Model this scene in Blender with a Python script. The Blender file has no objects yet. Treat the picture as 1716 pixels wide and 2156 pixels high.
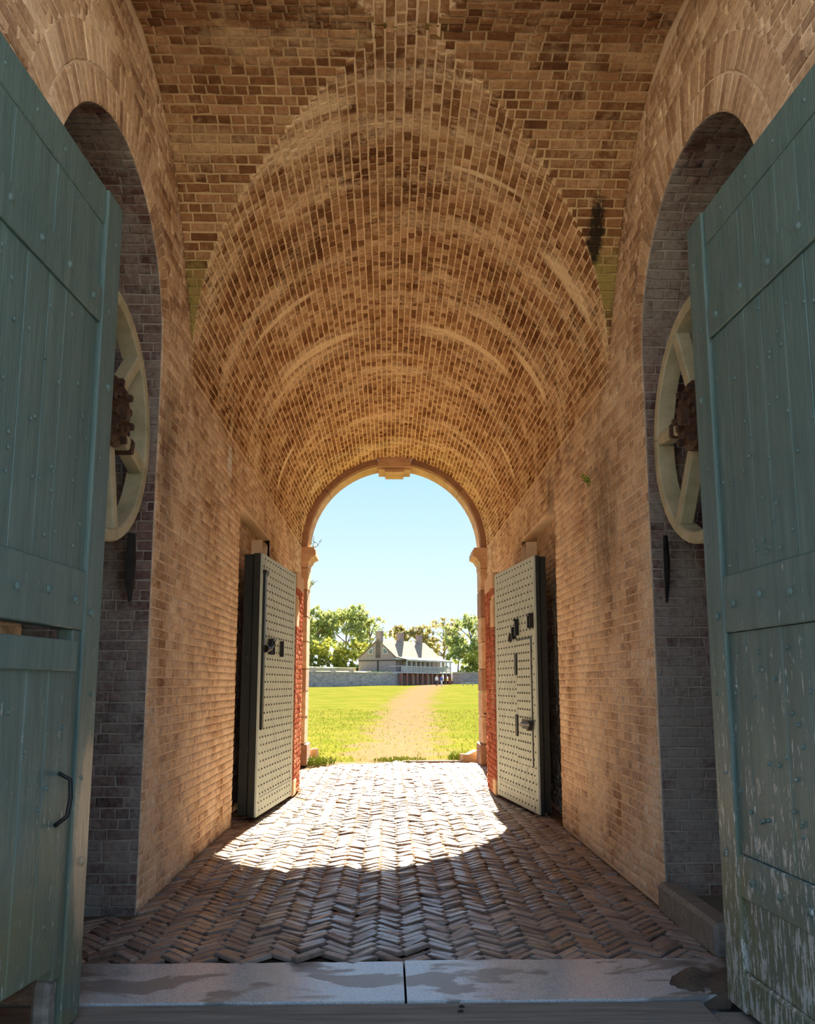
import bpy, math, random
import numpy as np
from mathutils import Vector, Matrix

scene = bpy.context.scene
COL = scene.collection
rng = np.random.default_rng(7)
random.seed(7)

# ------------------------------------------------------------------ camera
FPX, CXP, CYP = 1716.0, 858.0, 1185.0
PITCH, YAW = math.radians(8.4524), math.radians(-1.3208)
EYE = np.array([0.0, 0.0, 1.6])
cam_d = bpy.data.cameras.new('camera')
cam = bpy.data.objects.new('camera', cam_d)
COL.objects.link(cam)
cam.location = EYE
cam.rotation_euler = (math.pi / 2 + PITCH, 0, YAW)
cam_d.sensor_fit = 'HORIZONTAL'
cam_d.sensor_width = 36.0
cam_d.lens = 36.0
cam_d.shift_y = (CYP - 1078.0) / 1716.0
cam_d.clip_end = 2000
scene.camera = cam

# ------------------------------------------------------------------ sky, sun, exposure
scene.view_settings.view_transform = 'Standard'
scene.view_settings.look = 'None'
scene.view_settings.gamma = 1.0
scene.view_settings.use_curve_mapping = False
scene.view_settings.exposure = 2.06
scene.cycles.max_bounces = 9
scene.cycles.diffuse_bounces = 6
scene.cycles.glossy_bounces = 2
scene.cycles.use_adaptive_sampling = True
scene.cycles.adaptive_threshold = 0.045
scene.cycles.caustics_reflective = False
scene.cycles.sample_clamp_indirect = 10.0

world = bpy.data.worlds.new('sky')
scene.world = world
world.use_nodes = True
wn, wl = world.node_tree.nodes, world.node_tree.links
wn.clear()
w_out = wn.new('ShaderNodeOutputWorld')
w_bg = wn.new('ShaderNodeBackground')
w_tc = wn.new('ShaderNodeTexCoord')
w_sx = wn.new('ShaderNodeSeparateXYZ')
w_rp = wn.new('ShaderNodeValToRGB')
wl.new(w_tc.outputs['Generated'], w_sx.inputs[0])
wl.new(w_sx.outputs['Z'], w_rp.inputs['Fac'])
e = w_rp.color_ramp.elements
e[0].position = 0.0; e[0].color = (0.56, 0.61, 0.64, 1)
e[1].position = 0.8; e[1].color = (0.26, 0.42, 0.68, 1)
m_ = e.new(0.06); m_.color = (0.47, 0.56, 0.64, 1)
m_ = e.new(0.26); m_.color = (0.27, 0.44, 0.67, 1)
wl.new(w_rp.outputs['Color'], w_bg.inputs['Color'])
w_bg.inputs['Strength'].default_value = 0.47
wl.new(w_bg.outputs[0], w_out.inputs[0])

SUN_EL, SUN_S = math.radians(32.2), 0.065     # elevation; sideways drift per metre
sun_d = bpy.data.lights.new('sun', 'SUN')
sun = bpy.data.objects.new('sun', sun_d)
COL.objects.link(sun)
sun_d.energy = 11.2
sun_d.angle = math.radians(0.6)
sun_d.color = (1.0, 0.83, 0.59)
_h = math.cos(SUN_EL)
_dirv = Vector((-SUN_S * _h, -_h, -math.sin(SUN_EL))).normalized()
sun.rotation_euler = _dirv.to_track_quat('-Z', 'Y').to_euler()
sun.location = (6, 60, 40)

# ------------------------------------------------------------------ projection (ranking which bricks show largest)
_fw = np.array([-math.sin(YAW) * math.cos(PITCH), math.cos(YAW) * math.cos(PITCH), math.sin(PITCH)])
_rt = np.array([math.cos(YAW), math.sin(YAW), 0.0])
_up = np.cross(_rt, _fw)
def project(P):
    d = np.asarray(P, float) - EYE
    z = d @ _fw
    zz = np.where(z > 0.05, z, 1e9)
    return CXP + FPX * (d @ _rt) / zz, CYP - FPX * (d @ _up) / zz, z
def in_view(P):
    x, y, z = project(P)
    ok = (z > 0.05) & (x > 2) & (x < 1714) & (y > 2) & (y < 2154)
    ok &= x > np.where(y < 420, (y - 60) * 0.675, 243 - (y - 420) * 0.0478)
    ok &= x < np.where(y < 455, 1470 + (455 - y) * 0.757, 1470 + (y - 455) * 0.04)
    return ok

# ------------------------------------------------------------------ object helpers
def tag(o, label=None, cat=None, group=None, kind=None):
    if label: o['label'] = label
    if cat: o['category'] = cat
    if group: o['group'] = group
    if kind: o['kind'] = kind
    return o
def link(name, data, parent=None):
    o = bpy.data.objects.new(name, data)
    COL.objects.link(o)
    if parent is not None: o.parent = parent
    return o
def empty(name, loc=(0, 0, 0), rz=0.0):
    o = link(name, None)
    o.empty_display_size = 0.2
    o.location = loc
    o.rotation_euler = (0, 0, rz)
    return o

class MB:
    """collects shapes into one mesh"""
    def __init__(s):
        s.v, s.f, s.t = [], [], []
    def add(s, vs, fs, tint=0.5):
        b = len(s.v)
        s.v += [tuple(p) for p in vs]
        s.f += [tuple(i + b for i in f) for f in fs]
        s.t += [tint] * len(vs)
        return s
    def box(s, lo, hi, ch=0.0, M=None, tint=0.5):
        x0, y0, z0 = lo; x1, y1, z1 = hi
        if ch <= 0:
            vs = [(x0,y0,z0),(x1,y0,z0),(x1,y1,z0),(x0,y1,z0),(x0,y0,z1),(x1,y0,z1),(x1,y1,z1),(x0,y1,z1)]
            fs = [(0,3,2,1),(4,5,6,7),(0,1,5,4),(1,2,6,5),(2,3,7,6),(3,0,4,7)]
        else:
            vs, fs = [], []
            c = min(ch, 0.45 * min(x1 - x0, y1 - y0, z1 - z0))
            idx = {}
            for ix, X in ((0, x0), (1, x1)):
                for iy, Y in ((0, y0), (1, y1)):
                    for iz, Z in ((0, z0), (1, z1)):
                        sx, sy, sz = (1 - 2 * ix) * c, (1 - 2 * iy) * c, (1 - 2 * iz) * c
                        for a, p in enumerate(((X, Y + sy, Z + sz), (X + sx, Y, Z + sz), (X + sx, Y + sy, Z))):
                            idx[(ix, iy, iz, a)] = len(vs); vs.append(p)
            q = lambda *k: idx[k]
            for i in (0, 1):
                fa = [q(i,0,0,0), q(i,1,0,0), q(i,1,1,0), q(i,0,1,0)]
                fb = [q(0,i,0,1), q(0,i,1,1), q(1,i,1,1), q(1,i,0,1)]
                fc = [q(0,0,i,2), q(1,0,i,2), q(1,1,i,2), q(0,1,i,2)]
                for ff in (fa, fb, fc): fs.append(tuple(ff if i else ff[::-1]))
            for i in (0, 1):
                for j in (0, 1):
                    fs.append((q(i,j,0,0), q(i,j,1,0), q(i,j,1,1), q(i,j,0,1)))
                    fs.append((q(i,0,j,0), q(i,1,j,0), q(i,1,j,2), q(i,0,j,2)))
                    fs.append((q(0,i,j,1), q(1,i,j,1), q(1,i,j,2), q(0,i,j,2)))
            for i in (0, 1):
                for j in (0, 1):
                    for k in (0, 1):
                        fs.append((q(i,j,k,0), q(i,j,k,1), q(i,j,k,2)))
        if M is not None: vs = [M @ Vector(p) for p in vs]
        return s.add(vs, fs, tint)
    def tube(s, pts, r, n=8, cap=True, tint=0.5, flat=1.0):
        pts = [Vector(p) for p in pts]
        rs = r if isinstance(r, (list, tuple)) else [r] * len(pts)
        b = len(s.v); vs, fs = [], []
        ref = None
        for i, p in enumerate(pts):
            d = (pts[min(i + 1, len(pts) - 1)] - pts[max(i - 1, 0)]).normalized()
            if ref is None:
                ref = d.orthogonal().normalized()
            ref = (ref - d * ref.dot(d)).normalized()
            w = d.cross(ref)
            for k in range(n):
                a = 2 * math.pi * k / n
                vs.append(p + rs[i] * (math.cos(a) * ref + math.sin(a) * w * flat))
        for i in range(len(pts) - 1):
            for k in range(n):
                fs.append((i*n+k, i*n+(k+1)%n, (i+1)*n+(k+1)%n, (i+1)*n+k))
        if cap:
            fs.append(tuple(range(n))[::-1]); fs.append(tuple(range((len(pts)-1)*n, len(pts)*n)))
        return s.add(vs, fs, tint)
    def prism(s, poly, d0, d1, M=None, tint=0.5):
        """polygon in local XZ, extruded along local Y from d0 to d1"""
        n = len(poly)
        vs = [(x, d0, z) for x, z in poly] + [(x, d1, z) for x, z in poly]
        fs = [tuple(range(n)), tuple(range(2*n-1, n-1, -1))]
        fs += [(i, i + n, (i+1) % n + n, (i+1) % n) for i in range(n)]
        if M is not None: vs = [M @ Vector(p) for p in vs]
        return s.add(vs, fs, tint)
    def dome(s, c, nrm, r, h, n=8, tint=0.5):
        c = Vector(c); nrm = Vector(nrm).normalized()
        a = nrm.orthogonal().normalized(); w = nrm.cross(a)
        vs, fs = [], []
        for rr, hh in ((1, 0), (0.75, 0.65)):
            for k in range(n):
                t = 2 * math.pi * k / n
                vs.append(c + r * rr * (math.cos(t) * a + math.sin(t) * w) + nrm * h * hh)
        vs.append(c + nrm * h)
        for k in range(n):
            fs.append((k, (k+1) % n, n + (k+1) % n, n + k)); fs.append((n + k, n + (k+1) % n, 2 * n))
        return s.add(vs, fs, tint)
    def mesh(s, name, mat, smooth=False):
        me = bpy.data.meshes.new(name)
        me.from_pydata(s.v, [], s.f)
        at = me.attributes.new('tint', 'FLOAT', 'POINT')
        at.data.foreach_set('value', np.array(s.t, dtype=np.float32))
        me.materials.append(mat)
        if smooth: me.polygons.foreach_set('use_smooth', np.ones(len(me.polygons), bool))
        me.update()
        return me
    def build(s, name, mat, parent=None, smooth=False):
        return link(name, s.mesh(name, mat, smooth), parent)

# ------------------------------------------------------------------ materials
class NT:
    def __init__(s, name):
        s.m = bpy.data.materials.new(name)
        s.m.use_nodes = True
        s.n, s.l = s.m.node_tree.nodes, s.m.node_tree.links
        s.n.clear()
        s.out = s.n.new('ShaderNodeOutputMaterial')
        s.b = s.n.new('ShaderNodeBsdfPrincipled')
        s.l.new(s.b.outputs[0], s.out.inputs[0])
        s.geo = s.n.new('ShaderNodeNewGeometry')
    def pos(s, scale=(1, 1, 1), obj=False):
        mp = s.n.new('ShaderNodeMapping')
        mp.inputs['Scale'].default_value = scale
        if obj:
            tc = s.n.new('ShaderNodeTexCoord'); s.l.new(tc.outputs['Object'], mp.inputs[0])
        else:
            s.l.new(s.geo.outputs['Position'], mp.inputs[0])
        return mp.outputs[0]
    def noise(s, vec, scale, detail=4, rough=0.6, dist=0.0):
        t = s.n.new('ShaderNodeTexNoise')
        t.inputs['Scale'].default_value = scale
        t.inputs['Detail'].default_value = min(detail, 4)
        t.inputs['Roughness'].default_value = rough
        t.inputs['Distortion'].default_value = dist
        s.l.new(vec, t.inputs['Vector'])
        return t.outputs['Fac']
    def attr(s, name='tint'):
        a = s.n.new('ShaderNodeAttribute'); a.attribute_name = name
        return a.outputs['Fac']
    def ramp(s, fac, stops):
        r = s.n.new('ShaderNodeValToRGB')
        el = r.color_ramp.elements
        while len(el) < len(stops): el.new(0.5)
        for x, (p, c) in zip(el, stops):
            x.position = p
            x.color = (c, c, c, 1) if isinstance(c, (int, float)) else (c[0], c[1], c[2], 1)
        s.l.new(fac, r.inputs[0])
        return r.outputs[0]
    def math(s, op, a, b=None):
        t = s.n.new('ShaderNodeMath'); t.operation = op
        for i, v in enumerate((a, b)):
            if v is None: continue
            if isinstance(v, (int, float)): t.inputs[i].default_value = v
            else: s.l.new(v, t.inputs[i])
        return t.outputs[0]
    def mix(s, fac, a, b, mode='MIX'):
        t = s.n.new('ShaderNodeMix'); t.data_type = 'RGBA'; t.blend_type = mode
        for sock, v in ((t.inputs[0], fac), (t.inputs[6], a), (t.inputs[7], b)):
            if isinstance(v, (int, float)): sock.default_value = v
            elif isinstance(v, tuple): sock.default_value = (v[0], v[1], v[2], 1)
            else: s.l.new(v, sock)
        return t.outputs[2]
    def sep(s, vec=None):
        t = s.n.new('ShaderNodeSeparateXYZ')
        s.l.new(vec if vec is not None else s.geo.outputs['Position'], t.inputs[0])
        return t.outputs
    def near(s, c, rad):
        """0..1 blob round a point of the place (a stain with its own shape)"""
        mp = s.n.new('ShaderNodeMapping'); mp.vector_type = 'POINT'
        mp.inputs['Location'].default_value = tuple(-c[i] / rad[i] for i in range(3))
        mp.inputs['Scale'].default_value = tuple(1 / r for r in rad)
        s.l.new(s.geo.outputs['Position'], mp.inputs[0])
        ln = s.n.new('ShaderNodeVectorMath'); ln.operation = 'LENGTH'
        s.l.new(mp.outputs[0], ln.inputs[0])
        return s.math('SUBTRACT', 1.0, s.math('MINIMUM', ln.outputs['Value'], 1.0))
    def bump(s, h, dist=0.01, strength=0.6):
        b = s.n.new('ShaderNodeBump')
        b.inputs['Distance'].default_value = dist
        b.inputs['Strength'].default_value = strength
        s.l.new(h, b.inputs['Height'])
        s.l.new(b.outputs[0], s.b.inputs['Normal'])
    def done(s, col, rough=0.85, metal=0.0, spec=None):
        if isinstance(col, tuple): s.b.inputs['Base Color'].default_value = (*col, 1)
        else: s.l.new(col, s.b.inputs['Base Color'])
        if isinstance(rough, (int, float)): s.b.inputs['Roughness'].default_value = rough
        else: s.l.new(rough, s.b.inputs['Roughness'])
        s.b.inputs['Metallic'].default_value = metal
        if spec is not None: s.b.inputs['Specular IOR Level'].default_value = spec
        return s.m

def brick_mat(name, stops, wash, lo, hi, wscale=1.3, streak=None, rough=0.9, spec=0.0, extra=None, own=0.5, gloss=False, graded=False):
    """brick colour from each brick's own tint, worn and smeared with lime"""
    t = NT(name)
    p = t.pos()
    grain = t.noise(p, 26, 3, 0.7)
    patch = t.ramp(t.noise(p, 1.05, 3, 0.6), [(0.32, 0.0), (0.68, 1.0)])
    tint = t.math('ADD', t.math('MULTIPLY', t.attr(), own), t.math('MULTIPLY', patch, 1.0 - own))
    tint = t.math('ADD', tint, t.math('MULTIPLY', t.math('SUBTRACT', grain, 0.5), 0.35))
    col = t.ramp(tint, stops)
    sm = t.noise(p, wscale, 6, 0.68, 0.3)
    if streak:
        st = t.noise(t.pos(streak), 1.0, 5, 0.62)
        sm = t.math('ADD', t.math('MULTIPLY', sm, 0.45), t.math('MULTIPLY', st, 0.55))
    sm = t.math('ADD', sm, t.math('MULTIPLY', t.math('SUBTRACT', grain, 0.5), 0.22))
    fac = t.ramp(sm, [(lo, 0.0), (hi, 1.0)])
    if graded: fac = t.math('MULTIPLY', fac, t.ramp(t.math('DIVIDE', t.sep()[2], 7.0), [(1.8 / 7, 1.0), (4.7 / 7, 0.25)]))  # lime wash thins with height, so more brick colour shows higher up
    col = t.mix(t.math('MULTIPLY', fac, 0.9), col, wash)
    col = t.mix(0.55, col, t.ramp(grain, [(0.25, 0.62), (0.55, 1.0)]), 'MULTIPLY')
    if extra: col = extra(t, col, p)
    if gloss: rough = t.ramp(t.noise(t.pos((1, 0.35, 1)), 2.2, 5, 0.7), [(0.35, rough - 0.08), (0.65, rough + 0.2)])
    t.bump(t.noise(p, 60, 2, 0.7), 0.006, 0.3 if gloss else 0.7)
    return t.done(col, rough, 0, spec)

def mortar_mat(name, c0, c1, rough=0.95, scale=3.0, extra=None):
    t = NT(name); p = t.pos()
    n = t.noise(p, scale, 6, 0.7)
    col = t.ramp(n, [(0.3, c0), (0.7, c1)])
    if extra: col = extra(t, col, p)
    t.bump(t.noise(p, 90, 1, 0.7), 0.004, 0.7)
    return t.done(col, rough, 0, 0.0)

def plain_mat(name, c0, c1, rough=0.7, scale=8.0, stretch=(1, 1, 1), metal=0.0, bump=0.0, spec=None):
    t = NT(name); p = t.pos(stretch)
    n = t.noise(p, scale, 5, 0.65)
    col = t.ramp(n, [(0.32, c0), (0.68, c1)])
    if bump: t.bump(t.noise(p, scale * 4, 3, 0.7), bump, 0.6)
    return t.done(col, rough, metal, spec)

LIME = (0.90, 0.74, 0.49)
def x_dampest(t, col, p):
    # green-gold damp in the springing of the cross vault, dark seep near one groin
    n = t.noise(p, 7, 5, 0.7)
    for c in ((-1.65, 6.95, 5.0), (1.85, 6.85, 5.2)):
        f = t.math('MULTIPLY', t.near(c, (0.75, 0.6, 0.9)), n)
        col = t.mix(t.ramp(f, [(0.18, 0.0), (0.42, 0.85)]), col, (0.34, 0.30, 0.10))
    f = t.math('MULTIPLY', t.near((1.78, 6.48, 5.45), (0.17, 0.6, 0.75)), t.noise(p, 9, 4, 0.75))
    col = t.mix(t.ramp(f, [(0.24, 0.0), (0.36, 0.95)]), col, (0.03, 0.024, 0.018))
    f = t.math('MULTIPLY', t.near((0.11, 5.2, 6.3), (0.5, 0.35, 0.5)), n)
    return t.mix(t.ramp(f, [(0.2, 0.0), (0.4, 0.8)]), col, (0.16, 0.16, 0.04))
def x_vault(t, col, p):
    # chalky run-off bands that follow the arch
    n = t.noise(t.pos((1.2, 7, 1.2)), 2.0, 5, 0.7)
    for c, r_ in (((1.68, 7.27, 5.35), (0.55, 0.20, 0.75)), ((0.9, 6.73, 6.1), (0.7, 0.06, 0.4)), ((-0.9, 10.2, 5.9), (1.0, 0.17, 0.9)), ((1.0, 10.1, 6.0), (1.1, 0.13, 0.9)),
                  ((-1.2, 8.72, 5.7), (0.9, 0.10, 0.7)), ((1.70, 9.45, 5.3), (0.45, 0.16, 0.8)), ((-1.65, 12.6, 5.0), (0.4, 0.14, 0.7)), ((1.8, 12.4, 5.0), (0.4, 0.12, 0.7))):
        f = t.math('MULTIPLY', t.near(c, r_), t.math('ADD', n, 0.3))
        col = t.mix(t.ramp(f, [(0.18, 0.0), (0.42, 0.85)]), col, (0.93, 0.79, 0.53))
    return col
def x_wall(t, col, p):
    n = t.noise(t.pos((1, 6, 1.2)), 2.4, 5, 0.7)
    for c, r in (((-1.79, 9.75, 3.45), (0.3, 0.12, 0.55)), ((-1.79, 8.9, 4.05), (0.3, 0.22, 0.35))):
        f = t.math('MULTIPLY', t.near(c, r), n)
        col = t.mix(t.ramp(f, [(0.15, 0.0), (0.32, 0.9)]), col, (0.75, 0.74, 0.7))
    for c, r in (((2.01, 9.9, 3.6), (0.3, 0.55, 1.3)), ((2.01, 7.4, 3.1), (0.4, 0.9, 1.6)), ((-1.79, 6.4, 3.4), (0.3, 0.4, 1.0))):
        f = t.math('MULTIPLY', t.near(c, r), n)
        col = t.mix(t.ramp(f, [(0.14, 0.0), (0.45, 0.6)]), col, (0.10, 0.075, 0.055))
    return col

WALL_STOPS = [(0.05, (0.22, 0.115, 0.065)), (0.3, (0.40, 0.245, 0.145)), (0.6, (0.60, 0.42, 0.265)), (0.95, (0.82, 0.66, 0.47))]
VAULT_STOPS = [(0.1, (0.15, 0.068, 0.03)), (0.38, (0.31, 0.165, 0.078)), (0.62, (0.46, 0.28, 0.145)), (0.95, (0.72, 0.52, 0.31))]
M_WALL = brick_mat('brick_wall', WALL_STOPS, (0.89, 0.755, 0.58), 0.37, 0.58, 1.5, (1.6, 1.6, 0.5), extra=x_wall, own=0.6, graded=True)
M_VAULT = brick_mat('brick_vault', VAULT_STOPS, LIME, 0.50, 0.64, 1.4, (0.3, 3.4, 0.3), own=0.62, extra=x_vault)
M_CROSS = brick_mat('brick_cross_vault', [(0.1, (0.12, 0.055, 0.027)), (0.4, (0.25, 0.125, 0.058)), (0.7, (0.37, 0.205, 0.10)), (0.95, (0.52, 0.34, 0.19))], (0.60, 0.45, 0.26), 0.50, 0.74, 1.6, extra=x_dampest, own=0.65)
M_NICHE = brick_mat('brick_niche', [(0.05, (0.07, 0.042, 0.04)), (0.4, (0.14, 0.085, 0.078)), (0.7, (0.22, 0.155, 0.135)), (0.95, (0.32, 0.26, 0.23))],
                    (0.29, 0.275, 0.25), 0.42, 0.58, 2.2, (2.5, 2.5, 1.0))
M_PIER = brick_mat('brick_red_paint', [(0.05, (0.26, 0.075, 0.05)), (0.5, (0.40, 0.14, 0.095)), (0.95, (0.50, 0.24, 0.17))], (0.58, 0.38, 0.28), 0.55, 0.8, 2.5)
M_FLOORB = brick_mat('brick_floor', [(0.05, (0.17, 0.115, 0.092)), (0.4, (0.28, 0.205, 0.165)), (0.7, (0.36, 0.285, 0.24)), (0.95, (0.44, 0.38, 0.335))],
                     (0.36, 0.32, 0.28), 0.5, 0.75, 1.4, rough=0.27, spec=0.5, own=0.7, gloss=True)
M_MORT = mortar_mat('mortar_wall', (0.78, 0.63, 0.45), (0.89, 0.76, 0.58), extra=x_wall)
M_MORTV = mortar_mat('mortar_vault', (0.80, 0.63, 0.40), (0.90, 0.74, 0.50), extra=x_vault)
M_MORTC = mortar_mat('mortar_cross', (0.48, 0.34, 0.18), (0.66, 0.50, 0.29), extra=x_dampest)
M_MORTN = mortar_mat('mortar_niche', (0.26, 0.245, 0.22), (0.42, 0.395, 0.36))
M_DIRT = mortar_mat('floor_dirt', (0.09, 0.065, 0.045), (0.24, 0.18, 0.13), scale=1.6)
M_SAND = plain_mat('sandstone', (0.42, 0.27, 0.16), (0.60, 0.42, 0.27), 0.9, 2.5, (1, 1, 3), bump=0.01)
M_SANDD = plain_mat('sandstone_brown', (0.24, 0.13, 0.08), (0.38, 0.23, 0.14), 0.9, 3.0, bump=0.01)

# ------------------------------------------------------------------ the place: dimensions
W1, W2, CX, RT, ZS = -1.79, 2.01, 0.11, 1.90, 4.37      # passage walls, vault axis, radius, springing
YA, YB = 2.62, 16.5                                       # passage ends
KN = 1.7                                                  # the near half of the cross vault is longer
YC = 5.25                                                 # crown of the cross vault
NY, NR, NZ = 5.07, 1.06, 4.18                             # side niches: centre, radius, springing
RY0, RY1, RZ = 9.65, 12.1, 3.73                           # recesses behind the inner doors
PH = 3.27                                                 # height of the red piers

_pr = np.array([(7.12, 4.37), (7.03, 4.62), (6.84, 5.02), (6.59, 5.39), (6.42, 5.64), (6.28, 5.80), (6.08, 5.97), (5.80, 6.12), (5.56, 6.21), (5.25, 6.27)])
_t = np.linspace(0, 1, len(_pr)); _tt = np.linspace(0, 1, 121)
def _smooth(v):
    r = np.interp(_tt, _t, v)
    k = np.ones(9) / 9
    q = np.convolve(np.pad(r, 4, mode='reflect', reflect_type='odd'), k, 'valid')
    q[0], q[-1] = r[0], r[-1]
    return q
PRY, PRZ = _smooth(_pr[:, 0]), _smooth(_pr[:, 1])         # far half of the cross vault, springing to crown
PRZ = np.maximum.accumulate(PRZ)
PRS = np.concatenate([[0], np.cumsum(np.hypot(np.diff(PRY), np.diff(PRZ)))])
def z_cross(y):
    a = YC + np.abs(np.asarray(y) - YC)
    return np.interp(a, PRY[::-1], PRZ[::-1], left=PRZ[-1], right=0.0)
def half_span(z):                                          # cross vault: |y - YC| where its height is z
    return float(np.interp(z, PRZ, PRY)) - YC

# ------------------------------------------------------------------ brick laying
def _unit(seed):
    r = np.random.default_rng(seed)
    du, dv = 0.035, 0.09
    lo = np.array([(-.5, -.5, -1.0), (.5, -.5, -1.0), (.5, .5, -1.0), (-.5, .5, -1.0)])
    mid = lo.copy(); mid[:, 2] = 0.45
    top = np.array([(-.5 + du, -.5 + dv, 1), (.5 - du, -.5 + dv, 1), (.5 - du, .5 - dv, 1), (-.5 + du, .5 - dv, 1)], float)
    j = r.normal(0, 1, (4, 2)) * np.array([0.012, 0.035])
    mid[:, :2] += j; top[:, :2] += j
    top[:, 2] += r.normal(0, 0.13, 4)
    fs = []
    for a, b in ((0, 4), (4, 8)):
        for i in range(4): fs.append((a + i, a + (i + 1) % 4, b + (i + 1) % 4, b + i))
    fs.append((8, 9, 10, 11))
    return np.vstack([lo, mid, top]), fs
NVAR = 16
UNITS = [_unit(100 + i)[0] for i in range(NVAR)]
UFACES = np.array(_unit(0)[1])
VTINT = [(i + 0.5) / NVAR for i in range(NVAR)]
_umesh = {}
def unit_mesh(i, mat):
    k = (i, mat.name)
    if k not in _umesh:
        mb = MB(); mb.add(UNITS[i], [tuple(f) for f in UFACES], VTINT[i])
        _umesh[k] = mb.mesh('brick', mat)
    return _umesh[k]

class Bricks:
    """pieces: centre, U, V, N, length, height, proud"""
    def __init__(s):
        s.r = []
    def add(s, c, u, v, n, su, sv, h):
        s.r.append((*c, *u, *v, *n, su, sv, h))
def lay(b, parent, mat, nobj=300, name='brick', rest='bricks', check=True, need=9.0):
    if not b.r: return
    A = np.array(b.r, float)
    c, u, v, n, su, sv, h = A[:, 0:3], A[:, 3:6], A[:, 6:9], A[:, 9:12], A[:, 12], A[:, 13], A[:, 14]
    var = rng.integers(0, NVAR, len(A))
    d = c - EYE; dist = np.linalg.norm(d, axis=1)
    cosv = -(d * n).sum(1) / dist
    score = su * sv * np.clip(cosv, 0, 1) / dist ** 2
    longest = su * FPX / dist
    ok = (cosv > 0.01) & (longest > need) & (in_view(c) if check else True)
    score = np.where(ok, score, -1)
    order = np.argsort(-score)
    pick = [i for i in order[:nobj] if score[i] > 0]
    for i in pick:
        o = link(name, unit_mesh(int(var[i]), mat), parent)
        M = Matrix.Identity(4)
        for k in range(3):
            M[k][0], M[k][1], M[k][2], M[k][3] = u[i, k] * su[i], v[i, k] * sv[i], n[i, k] * h[i], c[i, k]
        o.matrix_basis = M
    mask = np.ones(len(A), bool); mask[pick] = False
    idx = np.where(mask)[0]
    if not len(idx): return
    V = np.zeros((len(idx), 12, 3)); T = np.zeros((len(idx), 12))
    for k in range(NVAR):
        q = np.where(var[idx] == k)[0]
        if not len(q): continue
        g = idx[q]; U = UNITS[k]
        V[q] = (c[g][:, None] + U[None, :, 0:1] * (u[g] * su[g][:, None])[:, None]
                + U[None, :, 1:2] * (v[g] * sv[g][:, None])[:, None] + U[None, :, 2:3] * (n[g] * h[g][:, None])[:, None])
        T[q] = VTINT[k]
    N = len(idx)
    F = (UFACES[None] + 12 * np.arange(N)[:, None, None]).reshape(-1, 4)
    me = bpy.data.meshes.new(rest)
    me.vertices.add(N * 12); me.vertices.foreach_set('co', V.ravel())
    me.loops.add(F.size); me.loops.foreach_set('vertex_index', F.ravel())
    me.polygons.add(len(F)); me.polygons.foreach_set('loop_start', np.arange(0, F.size, 4)); me.polygons.foreach_set('loop_total', np.full(len(F), 4))
    at = me.attributes.new('tint', 'FLOAT', 'POINT'); at.data.foreach_set('value', T.ravel().astype(np.float32))
    me.materials.append(mat); me.update(calc_edges=True)
    tag(link(rest, me, parent), kind='stuff')

def cut(iv, a, b):
    out = []
    for x, y in iv:
        if b <= x or a >= y: out.append((x, y)); continue
        if a > x: out.append((x, a))
        if b < y: out.append((b, y))
    return out
def courses(b, v0, v1, step, intervals, place, joint=0.011, proud=(0.005, 0.011), long=0.205, short=0.098, pshort=0.4):
    nC = int(round((v1 - v0) / step)); st = (v1 - v0) / nC
    for k in range(nC):
        v = v0 + (k + 0.5) * st
        for a, e in intervals(v):
            x = a
            first = True
            while x < e - 0.02:
                L = short if rng.random() < pshort else long
                if first: L = L * rng.uniform(0.35, 1.0); first = False
                L += rng.normal(0, 0.004)
                x2 = min(x + L, e)
                if e - x2 < 0.05: x2 = e
                if x2 - x > 0.025:
                    P, U, V, N = place((x + x2) / 2, v + rng.normal(0, 0.0012))
                    b.add(P, U, V, N, x2 - x - joint * 0.9, st - joint, rng.uniform(*proud))
                x = x2
def bed(v0, v1, n, intervals, place, mb=None):
    """mortar surface under the courses, same outline"""
    mb = mb or MB()
    vs = np.linspace(v0, v1, n + 1)
    for k in range(n):
        A, B = intervals(vs[k] + 1e-5), intervals(vs[k + 1] - 1e-5)
        if len(A) != len(B): A = B = intervals((vs[k] + vs[k + 1]) / 2)
        for (a0, a1), (b0, b1) in zip(A, B):
            mb.add([place(a0, vs[k])[0], place(a1, vs[k])[0], place(b1, vs[k + 1])[0], place(b0, vs[k + 1])[0]], [(0, 1, 2, 3)])
    return mb

X_, Y_, Z_ = (1, 0, 0), (0, 1, 0), (0, 0, 1)
mY, mX = (0, -1, 0), (-1, 0, 0)

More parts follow.
